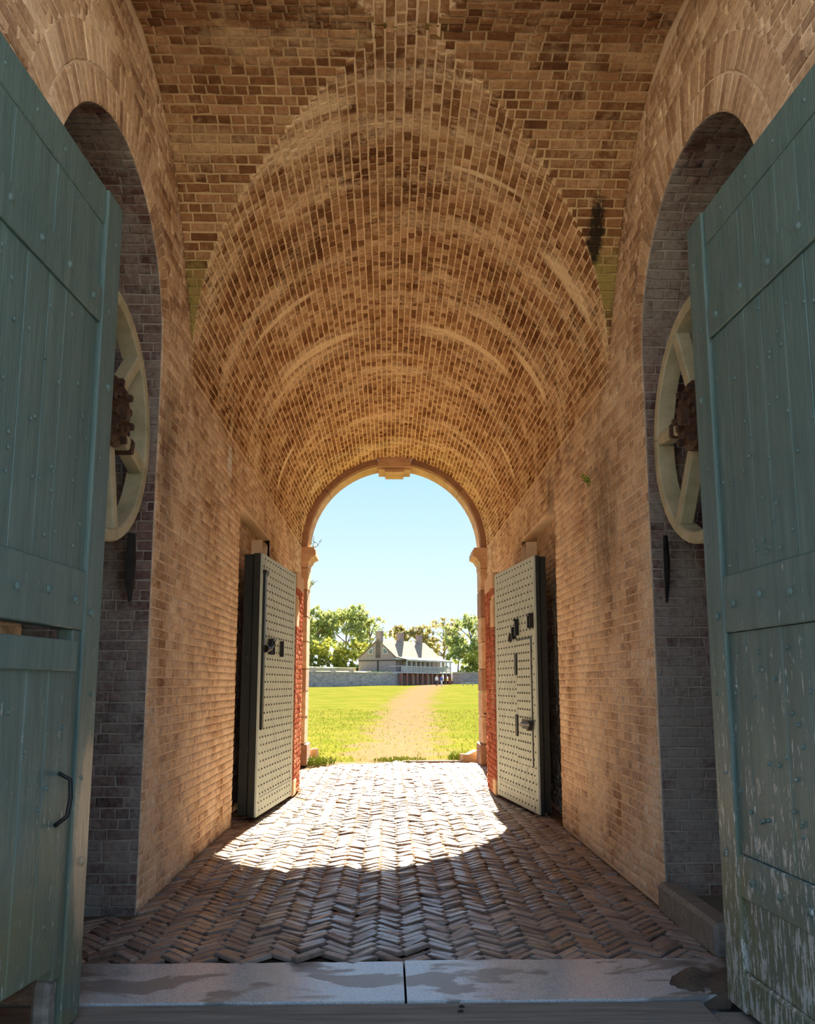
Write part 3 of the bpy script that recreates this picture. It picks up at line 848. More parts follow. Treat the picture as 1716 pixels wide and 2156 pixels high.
def outer_door(sg):
    P = Vector((-1.493, 4.229, 0)) if sg < 0 else Vector((1.732, 4.363, 0))
    d = Vector((0.062, 0.998, 0)) if sg < 0 else Vector((-0.048, 0.999, 0))
    # local frame: x = from free edge towards hinge, y = thickness away from the passage, z up
    root = empty('gate_leaf', P)
    X = -d; Yv = Vector((-1, 0, 0)) if sg < 0 else Vector((1, 0, 0))
    Yv = (Yv - X * Yv.dot(X)).normalized()
    M = Matrix(((X.x, Yv.x, 0), (X.y, Yv.y, 0), (0, 0, 1)))
    fl_ = 1 if M.determinant() > 0 else -1
    R4 = M.to_4x4()
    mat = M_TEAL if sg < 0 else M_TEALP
    def bx(name, s0, s1, z0, z1, y0, y1, ch=0.006, parent=root, mt=None):
        m = MB().box((s0, y0, z0), (s1, y1, z1), ch)
        m.v = [tuple(R4 @ Vector(v)) for v in m.v]
        return m.build(name, mt or mat, parent)
    nm = nail_mesh(0.022, 0.014, mat); nm2 = nail_mesh(0.011, 0.008, mat)
    def bolt(s_, z, y, big=True):
        o = link('bolt', nm if big else nm2, root)
        nv = R4 @ Vector((0, -1, 0))
        o.matrix_basis = Matrix.Translation(R4 @ Vector((s_, y, z))) @ nv.to_track_quat('Z', 'Y').to_matrix().to_4x4()
    Wd, H = 1.66, 4.205
    bx('stile', 0.0, 0.195, 0.02, H, -0.012, 0.085, 0.008)
    bx('top_rail', 0.20, Wd, 4.0, H, 0.0, 0.08)
    bx('rail', 0.20, Wd, 3.455, 3.64, -0.010, 0.08)
    bx('rail', 0.20, Wd, 1.86, 2.15, -0.010, 0.08)
    bw = [0.17, 0.19, 0.16, 0.20, 0.18, 0.17, 0.20, 0.19]
    def boards(z0, z1, s0, s1, y0=0.006, parent=root, nmz='plank'):
        s_ = s0; k = 0
        while s_ < s1 - 0.03:
            e_ = min(s_ + bw[k % 8], s1)
            if s1 - e_ < 0.06: e_ = s1
            bx(nmz, s_ + 0.0015, e_ - 0.0015, z0 + 0.002, z1 - 0.002, y0 + rng.uniform(-0.002, 0.002), 0.07, 0.0025, parent)
            s_ = e_; k += 1
    boards(3.64, 4.0, 0.20, Wd); boards(2.15, 3.455, 0.20, Wd)
    for k in range(5):
        s_ = 0.30 + 0.27 * k
        for z in (3.55, 2.0): bolt(s_, z + 0.02 * (k % 2), -0.010)
        bolt(s_ + 0.1, 4.1, 0.0, False)
    for k in range(9): bolt(0.07 + 0.05 * (k % 2), 0.75 + 0.4 * k, -0.012, k % 3 == 0)
    for k in range(46):
        s_, z = rng.uniform(0.24, 1.5), rng.uniform(2.2, 3.4)
        bolt(s_, z, 0.004, False)
    if sg > 0:
        boards(0.77, 1.86, 0.20, Wd)
        bx('rail', 0.20, Wd, 0.565, 0.77, -0.010, 0.08)
        boards(0.215, 0.565, 0.20, Wd)
        bx('bottom_rail', 0.20, Wd, 0.03, 0.215, -0.012, 0.08, 0.012)
        for k in range(5):
            bolt(0.33 + 0.25 * k, 0.66, -0.010)
        for k in range(30): bolt(rng.uniform(0.24, 1.2), rng.uniform(0.8, 1.8), 0.004, False)
    else:
        # frame and wicket leaf, set back and hanging slightly ajar
        bx('wicket_post', 0.20, 0.285, 0.27, 1.86, 0.0, 0.08)
        bx('wicket_post', 0.20, 0.30, 0.02, 0.27, 0.01, 0.09, 0.02, root, M_OLDWOOD)
        bx('wicket_post', 1.12, 1.24, 0.27, 1.86, 0.0, 0.08)
        boards(0.02, 1.86, 1.24, Wd)
        wk = empty('wicket', (0, 0, 0)); wk.parent = root
        H0 = R4 @ Vector((1.10, 0.03, 0))
        wk.location = H0
        wk.rotation_euler = (0, 0, math.radians(-4.5))
        def wb(name, s0, s1, z0, z1, y0, y1, ch=0.005):
            m = MB().box((s0 - 1.10, y0, z0), (s1 - 1.10, y1, z1), ch)
            m.v = [tuple(R4 @ Vector(v)) for v in m.v]
            return m.build(name, mat, wk)
        for a, e_ in ((0.325, 0.53), (0.533, 0.70), (0.703, 0.90), (0.903, 1.10)):
            wb('plank', a, e_, 0.345, 1.80, 0.0, 0.05)
        wb('wicket_rail', 0.335, 1.09, 1.66, 1.80, -0.022, 0.0)
        hd = MB().tube([R4 @ Vector((0.40 - 1.10 + 0.0, -0.002, 1.20)), R4 @ Vector((0.375 - 1.10, -0.045, 1.17)), R4 @ Vector((0.37 - 1.10, -0.05, 1.09)), R4 @ Vector((0.385 - 1.10, -0.045, 1.01)), R4 @ Vector((0.41 - 1.10, -0.002, 0.97))], 0.010, 6)
        hd.build('handle', M_BLACK, wk, True)
        for k in range(14):
            o = link('bolt', nm2, wk)
            nv = R4 @ Vector((0, -1, 0))
            o.matrix_basis = Matrix.Translation(R4 @ Vector((rng.uniform(0.36, 1.0) - 1.10, 0.0, 0.55 + 0.085 * k))) @ nv.to_track_quat('Z', 'Y').to_matrix().to_4x4()
    tag(root, 'tall teal plank gate leaf with a wicket door in its lower part' if sg < 0 else 'tall teal plank gate leaf of peeling paint without a wicket door', 'gate')
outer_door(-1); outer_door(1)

# ------------------------------------------------------------------ drawbridge wheels in the niches
M_WHEEL = plain_mat('pale_olive_paint', (0.33, 0.32, 0.20), (0.52, 0.49, 0.34), 0.7, 5, bump=0.004)
M_STRAP = M_IRON
def drawbridge_wheel(sg):
    xf = -1.83 if sg < 0 else 2.05                       # face towards the passage
    c = Vector((xf, 5.22, 3.38)); R0 = 0.86
    root = empty('drawbridge_wheel', c)
    ph0 = math.radians(16 if sg < 0 else 35)
    dx = sg                                              # away from passage
    def felloe(a0, a1):
        m = MB(); vs, fs = [], []; n = 7
        prof = ((R0, 0.0), (R0, 0.13), (R0 - 0.085, 0.13), (R0 - 0.085, 0.0))
        prof = ((R0 - 0.012, 0.0), (R0, 0.015), (R0, 0.13), (R0 - 0.085, 0.13), (R0 - 0.085, 0.012), (R0 - 0.075, 0.0))
        k = len(prof)
        for i in range(n + 1):
            a = a0 + (a1 - a0) * i / n
            for r_, x in prof: vs.append((dx * x, r_ * math.cos(a), r_ * math.sin(a)))
        for i in range(n):
            for q in range(k): fs.append((i*k+q, i*k+(q+1) % k, (i+1)*k+(q+1) % k, (i+1)*k+q))
        fs += [tuple(range(k)), tuple(range(n*k, n*k+k))[::-1]]
        m.add(vs, fs); return m.build('felloe', M_WHEEL, root)
    for k in range(6):
        a = ph0 + math.radians(30) + k * math.pi / 3
        felloe(a + 0.003, a + math.pi / 3 - 0.003)
        a = ph0 + k * math.pi / 3
        m = MB().box((min(0.005 * dx, 0.115 * dx), -0.045, 0.16), (max(0.005 * dx, 0.115 * dx), 0.045, R0 - 0.08), 0.012)
        Rm = Matrix.Rotation(a, 4, 'X')
        m.v = [tuple(Rm @ Vector(v)) for v in m.v]
        m.build('spoke', M_WHEEL, root)
    hub = MB().tube([(-0.055 * dx, 0, 0), (-0.03 * dx, 0, 0), (0.15 * dx, 0, 0)], [0.20, 0.235, 0.235], 18)
    ho = hub.build('hub', M_IRON, root)
    for k in range(12):
        a = ph0 + k * math.pi / 6; r_ = 0.19 if k % 2 else 0.13
        MB().box((-0.025, -0.022, -0.022), (0.025, 0.022, 0.022), 0.006).build('hub_bolt', M_IRON, ho).location = (-0.062 * dx, r_ * math.cos(a), r_ * math.sin(a))
    MB().tube([(-0.10 * dx, 0, 0), (0.95 * dx, 0, 0)], 0.065, 12).build('axle', M_IRON, root, True)
    # toothed wheel and bracket clamps behind the spokes
    gp = []; T = 40; RG = 0.50
    for k in range(T):
        a0 = 2 * math.pi * k / T
        for q, r_ in ((0.0, RG), (0.5, RG), (0.55, RG - 0.035), (0.95, RG - 0.035)):
            a = a0 + q * 2 * math.pi / T; gp.append((r_ * math.cos(a), r_ * math.sin(a)))
    gi = [(0.40 * math.cos(2 * math.pi * k / (T * 4)), 0.40 * math.sin(2 * math.pi * k / (T * 4))) for k in range(T * 4)]
    m = MB(); n = len(gp)
    vs = [(0.17 * dx, y, z) for y, z in gp] + [(0.17 * dx, y, z) for y, z in gi] + [(0.23 * dx, y, z) for y, z in gp] + [(0.23 * dx, y, z) for y, z in gi]
    fs = []
    for i in range(n):
        j = (i + 1) % n
        fs += [(i, j, n + j, n + i), (2*n + i, 3*n + i, 3*n + j, 2*n + j), (i, 2*n + i, 2*n + j, j), (n + i, n + j, 3*n + j, 3*n + i)]
    m.add(vs, fs); m.build('ratchet_ring', M_IRON, root)
    for k in range(6):
        a = ph0 + k * math.pi / 3; Rm = Matrix.Rotation(a, 4, 'X')
        m = MB().box((min(-0.008 * dx, 0.125 * dx), -0.051, 0.43), (max(-0.008 * dx, 0.125 * dx), 0.051, 0.49), 0.008)
        m.v = [tuple(Rm @ Vector(v)) for v in m.v]
        if k % 2 == 0: m.build('clamp', M_IRON, root)
    tag(root, ('large pale six-spoked drawbridge wheel in the niche beside the leaf with the wicket' if sg < 0 else
               'large pale six-spoked drawbridge wheel in the niche beside the peeling teal leaf'), 'wheel', 'drawbridge wheels')
    # hanging iron pawl below
    yb = 5.97
    pw = MB().tube([(0, 0.0, 0.50), (0, 0.0, 0.3), (0, 0.01, 0.15), (0, 0.03, 0.0)], [0.03, 0.045, 0.035, 0.014], 6, flat=0.5)
    po = pw.build('iron_pawl', M_BLACK); po.location = (-1.90 if sg < 0 else 2.07, yb, 2.20)
    tag(po, 'dark tapering iron pawl hanging below the wheel by the ' + ('wicket leaf' if sg < 0 else 'peeling leaf'), 'pawl', 'iron pawls under the wheels')
drawbridge_wheel(-1); drawbridge_wheel(1)

# ------------------------------------------------------------------ studded inner doors
def inner_paint():
    t = NT('pale_green_paint'); p = t.pos()
    n = t.noise(t.pos((5, 5, 1.2)), 2.5, 6, 0.7)
    col = t.ramp(n, [(0.3, (0.40, 0.53, 0.52)), (0.7, (0.54, 0.66, 0.62))])
    f = t.noise(p, 9, 6, 0.75)
    col = t.mix(t.ramp(f, [(0.66, 0.0), (0.72, 0.7)]), col, (0.20, 0.19, 0.15))
    t.bump(f, 0.004, 0.5)
    return t.done(col, 0.6, 0, 0.3)
M_PALE = inner_paint()
def dark_edge():
    t = NT('dark_green_paint'); p = t.pos()
    f = t.noise(t.pos((6, 6, 1.5)), 3.0, 6, 0.75)
    sz = t.sep()[2]
    col = t.mix(t.ramp(f, [(0.62, 0.0), (0.68, 0.8)]), (0.010, 0.020, 0.023), (0.10, 0.07, 0.05))
    t.bump(f, 0.004, 0.5)
    return t.done(col, 0.45, 0, 0.45)
M_DARKG = dark_edge()
M_STUD = plain_mat('stud_iron', (0.03, 0.045, 0.05), (0.08, 0.09, 0.09), 0.6, 30)
def inner_door(sg):
    if sg < 0: A, B, th = Vector((-1.565, 10.03, 0)), Vector((-1.375, 12.02, 0)), 0.235
    else: A, B, th = Vector((1.825, 10.15, 0)), Vector((1.575, 12.05, 0)), 0.165
    root = empty('studded_door', A)
    X = (B - A).normalized(); Lw = (B - A).length
    Yv = Vector((-1, 0, 0)) if sg < 0 else Vector((1, 0, 0)); Yv = (Yv - X * Yv.dot(X)).normalized()
    R4 = Matrix(((X.x, Yv.x, 0), (X.y, Yv.y, 0), (0, 0, 1))).to_4x4()
    z0, z1 = 0.03, 3.21
    def bx(name, s0, s1, a, e_, y0, y1, mt, ch=0.006, parent=root):
        m = MB().box((s0, y0, a), (s1, y1, e_), ch); m.v = [tuple(R4 @ Vector(v)) for v in m.v]
        return m.build(name, mt, parent)
    def pr(name, poly, y0, y1, mt, parent=root):
        m = MB().prism(poly, y0, y1); m.v = [tuple(R4 @ Vector(v)) for v in m.v]
        return m.build(name, mt, parent)
    half_ = th * 0.48
    bx('door_layer', 0.0, Lw - 0.01, z0, z1, 0.022, half_, M_DARKG)
    bx('door_layer', 0.02 if sg < 0 else 0.012, Lw - 0.03, z0 + 0.02, z1 - 0.01, half_ + 0.006, th, M_DARKG)
    # framing on the face
    st = 0.15
    bx('stile', 0.0, st, z0, z1, 0.0, 0.03, M_PALE); bx('stile', Lw - st, Lw, z0, z1, 0.0, 0.03, M_PALE)
    bx('rail', st, Lw - st, z1 - 0.26, z1, 0.0, 0.03, M_PALE); bx('rail', st, Lw - st, z0, z0 + 0.22, 0.0, 0.03, M_PALE)
    # diagonal planks clipped to the panel
    def clip(poly, ax, val, keep):
        out = []
        for i in range(len(poly)):
            p, q = poly[i], poly[(i + 1) % len(poly)]
            ip, iq = (p[ax] - val) * keep >= 0, (q[ax] - val) * keep >= 0
            if ip: out.append(p)
            if ip != iq:
                t_ = (val - p[ax]) / (q[ax] - p[ax]); out.append((p[0] + t_ * (q[0] - p[0]), p[1] + t_ * (q[1] - p[1])))
        return out
    a0, a1, b0, b1 = st + 0.003, Lw - st - 0.003, z0 + 0.223, z1 - 0.263
    slope = 1.35; dv = 0.34
    wick = (0.18, 0.80, 0.58, 2.17) if sg > 0 else None
    v = b0 - slope * (a1 - a0)
    while v < b1:
        poly = [(a0, v + slope * (a1 - a0)), (a1, v), (a1, v + dv - 0.013), (a0, v + dv - 0.013 + slope * (a1 - a0))]
        for ax, val, kp in ((1, b0, 1), (1, b1, -1)):
            if poly: poly = clip(poly, ax, val, kp)
        if len(poly) > 2:
            pr('plank', poly, 0.004 + rng.uniform(-0.002, 0.002), 0.03, M_PALE)
        v += dv
    # studs
    sd = MB(); nr = 33
    for k in range(nr):
        z = z0 + 0.07 + (z1 - z0 - 0.13) * k / (nr - 1)
        off = 0.0 if k % 2 else 0.06
        ncol = 13
        for q in range(ncol):
            s_ = 0.07 + off + q * (Lw - 0.14) / ncol
            sd.dome(R4 @ Vector((s_, 0.002, z)), R4 @ Vector((0, -1, 0)), 0.0135, 0.014, 6)
    tag(sd.build('studs', M_STUD, root), kind='stuff')
    # ironwork
    def staple(s_, z, w=0.10, h=0.16):
        m = MB()
        for q in (0, w): m.box((s_ + q - 0.012, -0.05, z), (s_ + q + 0.012, 0.004, z + h), 0.003)
        m.box((s_ - 0.012, -0.065, z + h - 0.03), (s_ + w + 0.012, -0.045, z + h), 0.003)
        m.v = [tuple(R4 @ Vector(v_)) for v_ in m.v]; m.build('staple', M_BLACK, root)
    if sg < 0:
        bx('iron_bar', 0.045, 0.125, 1.05, 3.0, -0.03, 0.0, M_DARKG, 0.004)
        bx('iron_bar', 0.02, 0.17, 2.96, 3.0, -0.05, 0.0, M_BLACK, 0.004)
        staple(0.42, 1.97, 0.14, 0.2); bx('hasp', 1.05, 1.08, 1.96, 2.17, -0.05, 0.0, M_BLACK, 0.003)
        m = MB().tube([R4 @ Vector((0.13, -0.03, 2.03)), R4 @ Vector((0.24, -0.06, 2.03)), R4 @ Vector((0.42, -0.06, 2.08))], [0.05, 0.03, 0.018], 8); m.build('latch', M_BLACK, root)
    else:
        w0, w1, v0, v1 = wick
        wd = bx('wicket', w0, w1, v0, v1, -0.012, 0.006, M_PALE, 0.004)
        for (a, e_, f, g_) in ((w0 - 0.03, w0 + 0.012, v0, v1), (w0 - 0.03, w1, v1 - 0.02, v1 + 0.02)):
            bx('wicket_gap', a, e_, f, g_, -0.006 if a < w0 else -0.006, 0.004, M_DARKG, 0.002)
        s2 = MB()
        for k in range(15):
            for q in range(6):
                s2.dome(R4 @ Vector((w0 + 0.06 + q * 0.1, -0.013, v0 + 0.08 + k * 0.103)), R4 @ Vector((0, -1, 0)), 0.015, 0.014, 6)
        tag(s2.build('studs', M_STUD, root), kind='stuff')
        for z in (0.92, 1.72): bx('hinge', w1 - 0.04, w1 + 0.05, z, z + 0.28, -0.03, 0.0, M_BLACK, 0.004)
        bx('lock_plate', 0.13, 0.58, 1.03, 1.15, -0.022, 0.0, M_STUD, 0.004)
        m = MB().tube([R4 @ Vector((0.08, -0.05, 1.10)), R4 @ Vector((0.45, -0.05, 1.10))], 0.028, 8); m.build('bolt_bar', M_BLACK, root)
        m = MB().tube([R4 @ Vector((0.19, -0.012, 1.08)), R4 @ Vector((0.19, -0.07, 1.08))], 0.06, 10); m.build('lock_knob', M_BLACK, root)
        staple(0.06, 2.30, 0.10, 0.18); staple(0.72, 2.24, 0.02, 0.22)
        bx('hasp', 0.84, 0.87, 2.2, 2.36, -0.06, 0.0, M_BLACK, 0.003)
        m = MB()
        for k in range(12):
            a, e_ = 2 * math.pi * k / 12, 2 * math.pi * (k + 1) / 12
            m.tube([R4 @ Vector((0.98 + 0.05 * math.cos(a), -0.04, 2.22 + 0.05 * math.sin(a))), R4 @ Vector((0.98 + 0.05 * math.cos(e_), -0.04, 2.22 + 0.05 * math.sin(e_)))], 0.015, 6)
        m.build('ring', M_BLACK, root)
    tag(root, 'pale green studded oak door with a long iron bar down its edge' if sg < 0 else 'pale green studded oak door with a small wicket and sliding bolt', 'door')
inner_door(-1); inner_door(1)

# ------------------------------------------------------------------ courtyard ground
def gz(x, y):
    return -0.03 + 0.0108 * max(0.0, y - 17.5) + (0.03 * math.sin(0.31 * x + 0.2 * y) * min(1, max(0, (y - 20) / 20)))
def path_x(y): return 0.15 + 0.030 * (y - 18) + 0.00022 * (y - 18) ** 2
def ground_mat():
    t = NT('lawn'); p = t.pos()
    sp = t.sep()
    y18 = t.math('SUBTRACT', sp[1], 18.0)
    xc = t.math('ADD', 0.15, t.math('ADD', t.math('MULTIPLY', y18, 0.030), t.math('MULTIPLY', t.math('MULTIPLY', y18, y18), 0.00022)))
    dx = t.math('ABSOLUTE', t.math('SUBTRACT', sp[0], xc))
    wd = t.math('ADD', 1.35, t.math('MULTIPLY', y18, 0.012))
    e_ = t.math('DIVIDE', dx, wd)
    nz = t.noise(p, 0.9, 6, 0.7)
    nf = t.noise(p, 7.0, 4, 0.7)
    k = t.math('ADD', e_, t.math('ADD', t.math('MULTIPLY', t.math('SUBTRACT', nz, 0.5), 3.4), t.math('MULTIPLY', t.math('SUBTRACT', nf, 0.5), 1.2)))
    grass = t.ramp(t.noise(p, 0.5, 5, 0.65), [(0.3, (0.070, 0.096, 0.011)), (0.7, (0.142, 0.128, 0.030))])
    grass = t.mix(t.ramp(nf, [(0.35, 0.35), (0.7, 0.0)]), grass, (0.065, 0.095, 0.012))
    dirt = t.ramp(nf, [(0.3, (0.108, 0.078, 0.044)), (0.7, (0.165, 0.124, 0.078))])
    col = t.mix(t.ramp(k, [(0.55, 0.0), (1.5, 1.0)]), dirt, grass)
    t.bump(t.noise(p, 14, 4, 0.75), 0.05, 0.5)
    return t.done(col, 1.0, 0, 0.0)
M_LAWN = ground_mat()
ys = np.concatenate([np.linspace(17.0, 40, 40), np.linspace(41, 170, 60), np.linspace(180, 420, 12)])
xs = np.concatenate([np.linspace(-120, -12, 12), np.linspace(-10, 14, 40), np.linspace(17, 120, 12)])
g_ = MB()
g_.add([(x, y, gz(x, y)) for y in ys for x in xs], [(j*len(xs)+i, j*len(xs)+i+1, (j+1)*len(xs)+i+1, (j+1)*len(xs)+i) for j in range(len(ys)-1) for i in range(len(xs)-1)])
tag(g_.build('ground', M_LAWN, None, True), 'sunny courtyard lawn with a worn dirt path', None, None, 'structure')
M_ROAD = plain_mat('gravel_road', (0.55, 0.47, 0.36), (0.66, 0.57, 0.45), 0.95, 3)  # unseen ground, tone raised to bounce sunlight in through the gate
tag(MB().add([(-60, -90, -0.25), (60, -90, -0.25), (60, 2.1, -0.25), (-60, 2.1, -0.25)], [(0, 1, 2, 3)]).build('ground_approach', M_ROAD), 'unseen pale gravel ground before the gate', None, None, 'structure')
# blades of grass near the arch
def leaf_mat(name, a, b_):
    t = NT(name)
    col = t.ramp(t.attr(), [(0.1, a), (0.9, b_)])
    tr = t.n.new('ShaderNodeBsdfTranslucent'); t.l.new(col, tr.inputs['Color'])
    mx = t.n.new('ShaderNodeMixShader'); mx.inputs[0].default_value = 0.6
    m = t.done(col, 0.8, 0, 0.1)
    t.l.new(t.b.outputs[0], mx.inputs[1]); t.l.new(tr.outputs[0], mx.inputs[2]); t.l.new(mx.outputs[0], t.out.inputs[0])
    return m
M_BLADE = leaf_mat('grass_blade', (0.06, 0.085, 0.009), (0.125, 0.125, 0.026))
gb = MB()
cnt = 0
while cnt < 9000:
    y = 17.3 + 26 * rng.random() ** 2.2; x = rng.uniform(-4.5, 6.0)
    dxp = abs(x - path_x(y)) + rng.normal(0, 0.45)
    if dxp < 1.15 and rng.random() > 0.10: continue
    if y < 17.6 and abs(x) < 1.6: continue
    h = rng.uniform(0.03, 0.085); a = rng.uniform(0, 6.28); w = 0.012 + 0.0006 * (y - 17)
    z = gz(x, y); lx, ly = rng.normal(0, 0.03, 2)
    gb.add([(x - w * math.cos(a), y - w * math.sin(a), z), (x + w * math.cos(a), y + w * math.sin(a), z), (x + lx, y + ly, z + h)], [(0, 1, 2)], rng.random())
    cnt += 1
tag(gb.build('grass', M_BLADE), 'short sunlit grass growing either side of the dirt path', 'grass', None, 'stuff')
M_WEED = plain_mat('weed_leaf', (0.15, 0.24, 0.02), (0.28, 0.34, 0.05), 0.7, 5)
def weed(x, y, r, h, n, label):
    m = MB()
    for k in range(n):
        a = rng.uniform(0, 6.28); rr = r * rng.random() ** 0.5; bx_, by_ = rr * math.cos(a), rr * math.sin(a)
        hh = h * rng.uniform(0.5, 1.0); la = rng.uniform(0, 6.28); w = 0.014
        tip = (bx_ + 0.5 * hh * math.cos(la), by_ + 0.5 * hh * math.sin(la), hh); md = (bx_ + 0.15 * hh * math.cos(la), by_ + 0.15 * hh * math.sin(la), hh * 0.6)
        px_, py_ = -math.sin(la) * w, math.cos(la) * w
        m.add([(bx_, by_, 0), (md[0] + px_, md[1] + py_, md[2]), tip, (md[0] - px_, md[1] - py_, md[2])], [(0, 1, 2, 3)])
    o = m.build('weeds', M_WEED); o.location = (x, y, gz(x, y)); tag(o, label, 'weeds', 'weeds by the arch')
weed(-1.42, 16.9, 0.34, 0.20, 260, 'bright green weeds spilling over the paving beside the round stone')
weed(1.62, 17.75, 0.36, 0.26, 260, 'bright green weeds around the fallen stone block')
weed(0.25, 17.7, 0.55, 0.10, 260, 'low weeds in the middle of the path just past the paving')

# kerb strip, stones and rod at the arch foot
M_KERB = plain_mat('pale_kerb', (0.34, 0.30, 0.25), (0.40, 0.37, 0.31), 0.9, 5)
tag(MB().box((0.30, 17.22, -0.05), (1.50, 17.33, 0.03), 0.01).build('kerb_stone', M_KERB), 'thin pale kerb stone at the end of the brick paving', 'kerb')
m = MB(); n = 9; vs = []
for z, r_ in ((0, 0.135), (0.14, 0.14), (0.27, 0.13), (0.30, 0.11)):
    for k in range(n):
        a = 2 * math.pi * k / n; rr = r_ * (1 + 0.10 * math.sin(2.3 * k + 1))
        vs.append((rr * math.cos(a), rr * math.sin(a), z + (0.02 * math.cos(a) if z > 0.2 else 0)))
m.add(vs, [(i*n+k, i*n+(k+1)%n, (i+1)*n+(k+1)%n, (i+1)*n+k) for i in range(3) for k in range(n)] + [tuple(range(3*n, 4*n))])
o = m.build('guard_stone', M_SAND); o.location = (-1.60, 17.42, gz(-1.6, 17.4) - 0.01); tag(o, 'stubby rounded guard stone at the foot of the arch jamb', 'stone')
m = MB().prism([(-0.30, 0), (0.22, 0), (0.24, 0.26), (0.02, 0.27), (-0.16, 0.19), (-0.29, 0.20)], -0.12, 0.12)
o = m.build('fallen_block', M_SAND); o.location = (1.80, 17.45, gz(1.8, 17.5) - 0.01); o.rotation_euler = (0, 0, 0.25); tag(o, 'broken sandstone block lying against the arch jamb among weeds', 'stone')
rod = MB().tube([(0, 0, 0.02), (0, 0, 1.02)], 0.020, 8); rod.tube([(-0.06, 0, 1.02), (0.06, 0, 1.02)], 0.018, 6); rod.tube([(-0.02, 0, 0.24), (0.09, 0, 0.24)], 0.014, 6)
o = rod.build('iron_rod', M_IRON); o.location = (1.945, 16.3, 0); tag(o, 'thin rusty iron rod standing upright beside the arch jamb', 'rod')
def sprig(x, y, z, s_, label):
    m = MB()
    for k in range(5):
        a = rng.uniform(-0.5, 0.9); L = s_ * rng.uniform(0.6, 1.0)
        p0 = Vector((0, 0, 0)); p1 = Vector((math.sin(a) * L, rng.normal(0, 0.04), math.cos(a) * L))
        m.tube([p0, p1], 0.004, 4)
        for q in range(6):
            c = p0.lerp(p1, 0.35 + 0.13 * q); dv = Vector((rng.normal(0, 0.04), rng.normal(0, 0.03), 0.04))
            m.add([c, c + dv * 0.5 + Vector((0.012, 0, 0)), c + dv, c + dv * 0.5 - Vector((0.012, 0, 0))], [(0, 1, 2, 3)])
    o = m.build('sprig', M_WEED); o.location = (x, y, z); tag(o, label, 'plant', 'sprigs rooted in the masonry')
sprig(CX - RI + 0.02, YF - 0.1, ZS - 0.01, 0.34, 'sprig growing on top of the stone capital')
sprig(CX - RI + 0.005, YF + 0.02, 3.62, 0.16, 'smallest sprig on the jamb just below the capital')
sprig(W2 - 0.02, 7.9, 3.55, 0.12, 'tiny green sprig rooted high in the brick wall')

# ------------------------------------------------------------------ retaining wall, terrace
M_RWALL = plain_mat('grey_rampart', (0.20, 0.185, 0.18), (0.40, 0.37, 0.36), 0.95, 0.9, (1, 1, 2.5))
M_COPE = plain_mat('coping', (0.42, 0.36, 0.30), (0.52, 0.46, 0.38), 0.9, 1)
M_TERR = plain_mat('terrace_grass', (0.26, 0.30, 0.05), (0.40, 0.40, 0.10), 0.95, 0.4)
def wall_run(p0, p1, zb, h, th, name, label, coping=True, joints=6):
    p0, p1 = Vector(p0), Vector(p1); d = (p1 - p0); L = d.length; d.normalize()
    n_ = Vector((-d.y, d.x)); rz = math.atan2(d.y, d.x)
    root = empty(name, (p0.x, p0.y, zb), rz)
    k = joints
    for i in range(k):
        MB().box((L * i / k + 0.02, 0, -0.8), (L * (i + 1) / k - 0.02, th, h), 0.02).build('wall_section', M_RWALL, root)
    if coping:
        for i in range(k):
            MB().box((L * i / k + 0.01, -0.08, h), (L * (i + 1) / k - 0.01, th + 0.05, h + 0.16), 0.02).build('coping_stone', M_COPE, root)
        for i in range(1, k):
            MB().box((L * i / k - 0.35, -0.04, h + 0.14), (L * i / k + 0.35, th, h + 0.30), 0.02).build('coping_block', M_RWALL, root)
    tag(root, label, 'wall')
wall_run((-19.5, 112), (2.3, 149.5), 1.25, 2.15, 0.6, 'retaining_wall', 'long stained retaining wall left of the balcony house', True, 8)
wall_run((13.0, 168.0), (30, 166), 1.4, 2.35, 0.6, 'retaining_wall', 'short brick retaining wall past the far end of the balcony house', True, 3)
wall_run((-24, 141), (-6.2, 158), 3.4, 1.15, 0.8, 'terrace_wall', 'low stone wall on the grassy terrace behind the retaining wall', False, 4)
ter = MB()
ter.add([(-40, 114, 3.45), (-20, 112.6, 3.45), (1.9, 150.2, 3.5), (12.5, 169, 3.6), (30, 167, 3.6), (60, 260, 5), (-60, 260, 5)], [tuple(range(7))])
ter.add([(-26, 143, 4.6), (-23.5, 141.7, 4.6), (-6.5, 158, 4.65), (-3, 185, 5.4), (-40, 185, 5.4)], [tuple(range(5))])
tag(ter.build('ground_terrace', M_TERR), 'grassy terrace behind the retaining wall', None, None, 'structure')

# ------------------------------------------------------------------ house with the balcony
M_HB = None
def far_brick():
    t = NT('house_brick'); p = t.pos()
    n = t.noise(t.pos((1, 1, 5)), 2.2, 5, 0.7)
    col = t.ramp(n, [(0.3, (0.23, 0.175, 0.175)), (0.7, (0.36, 0.295, 0.295))])
    return t.done(col, 0.95, 0, 0.1)
M_HB = far_brick()
M_HB2 = plain_mat('pier_brick', (0.22, 0.09, 0.06), (0.32, 0.15, 0.11), 0.95, 2)
M_ROOF = plain_mat('shingle_roof', (0.21, 0.145, 0.095), (0.31, 0.24, 0.17), 0.95, 0.8, (1, 1, 4))
M_WHITE = plain_mat('white_paint', (0.38, 0.39, 0.40), (0.46, 0.46, 0.455), 0.7, 1)
M_PANE = plain_mat('dark_pane', (0.04, 0.05, 0.07), (0.10, 0.12, 0.15), 0.2, 1)
M_CREAM = plain_mat('cream_wall', (0.55, 0.47, 0.35), (0.66, 0.58, 0.45), 0.9, 1)
hd = Vector((0.527, 0.85, 0)).normalized(); hg = Vector((-hd.y, hd.x, 0))
HA = Vector((1.3, 151.0, 1.42))
house = empty('balcony_house', HA)
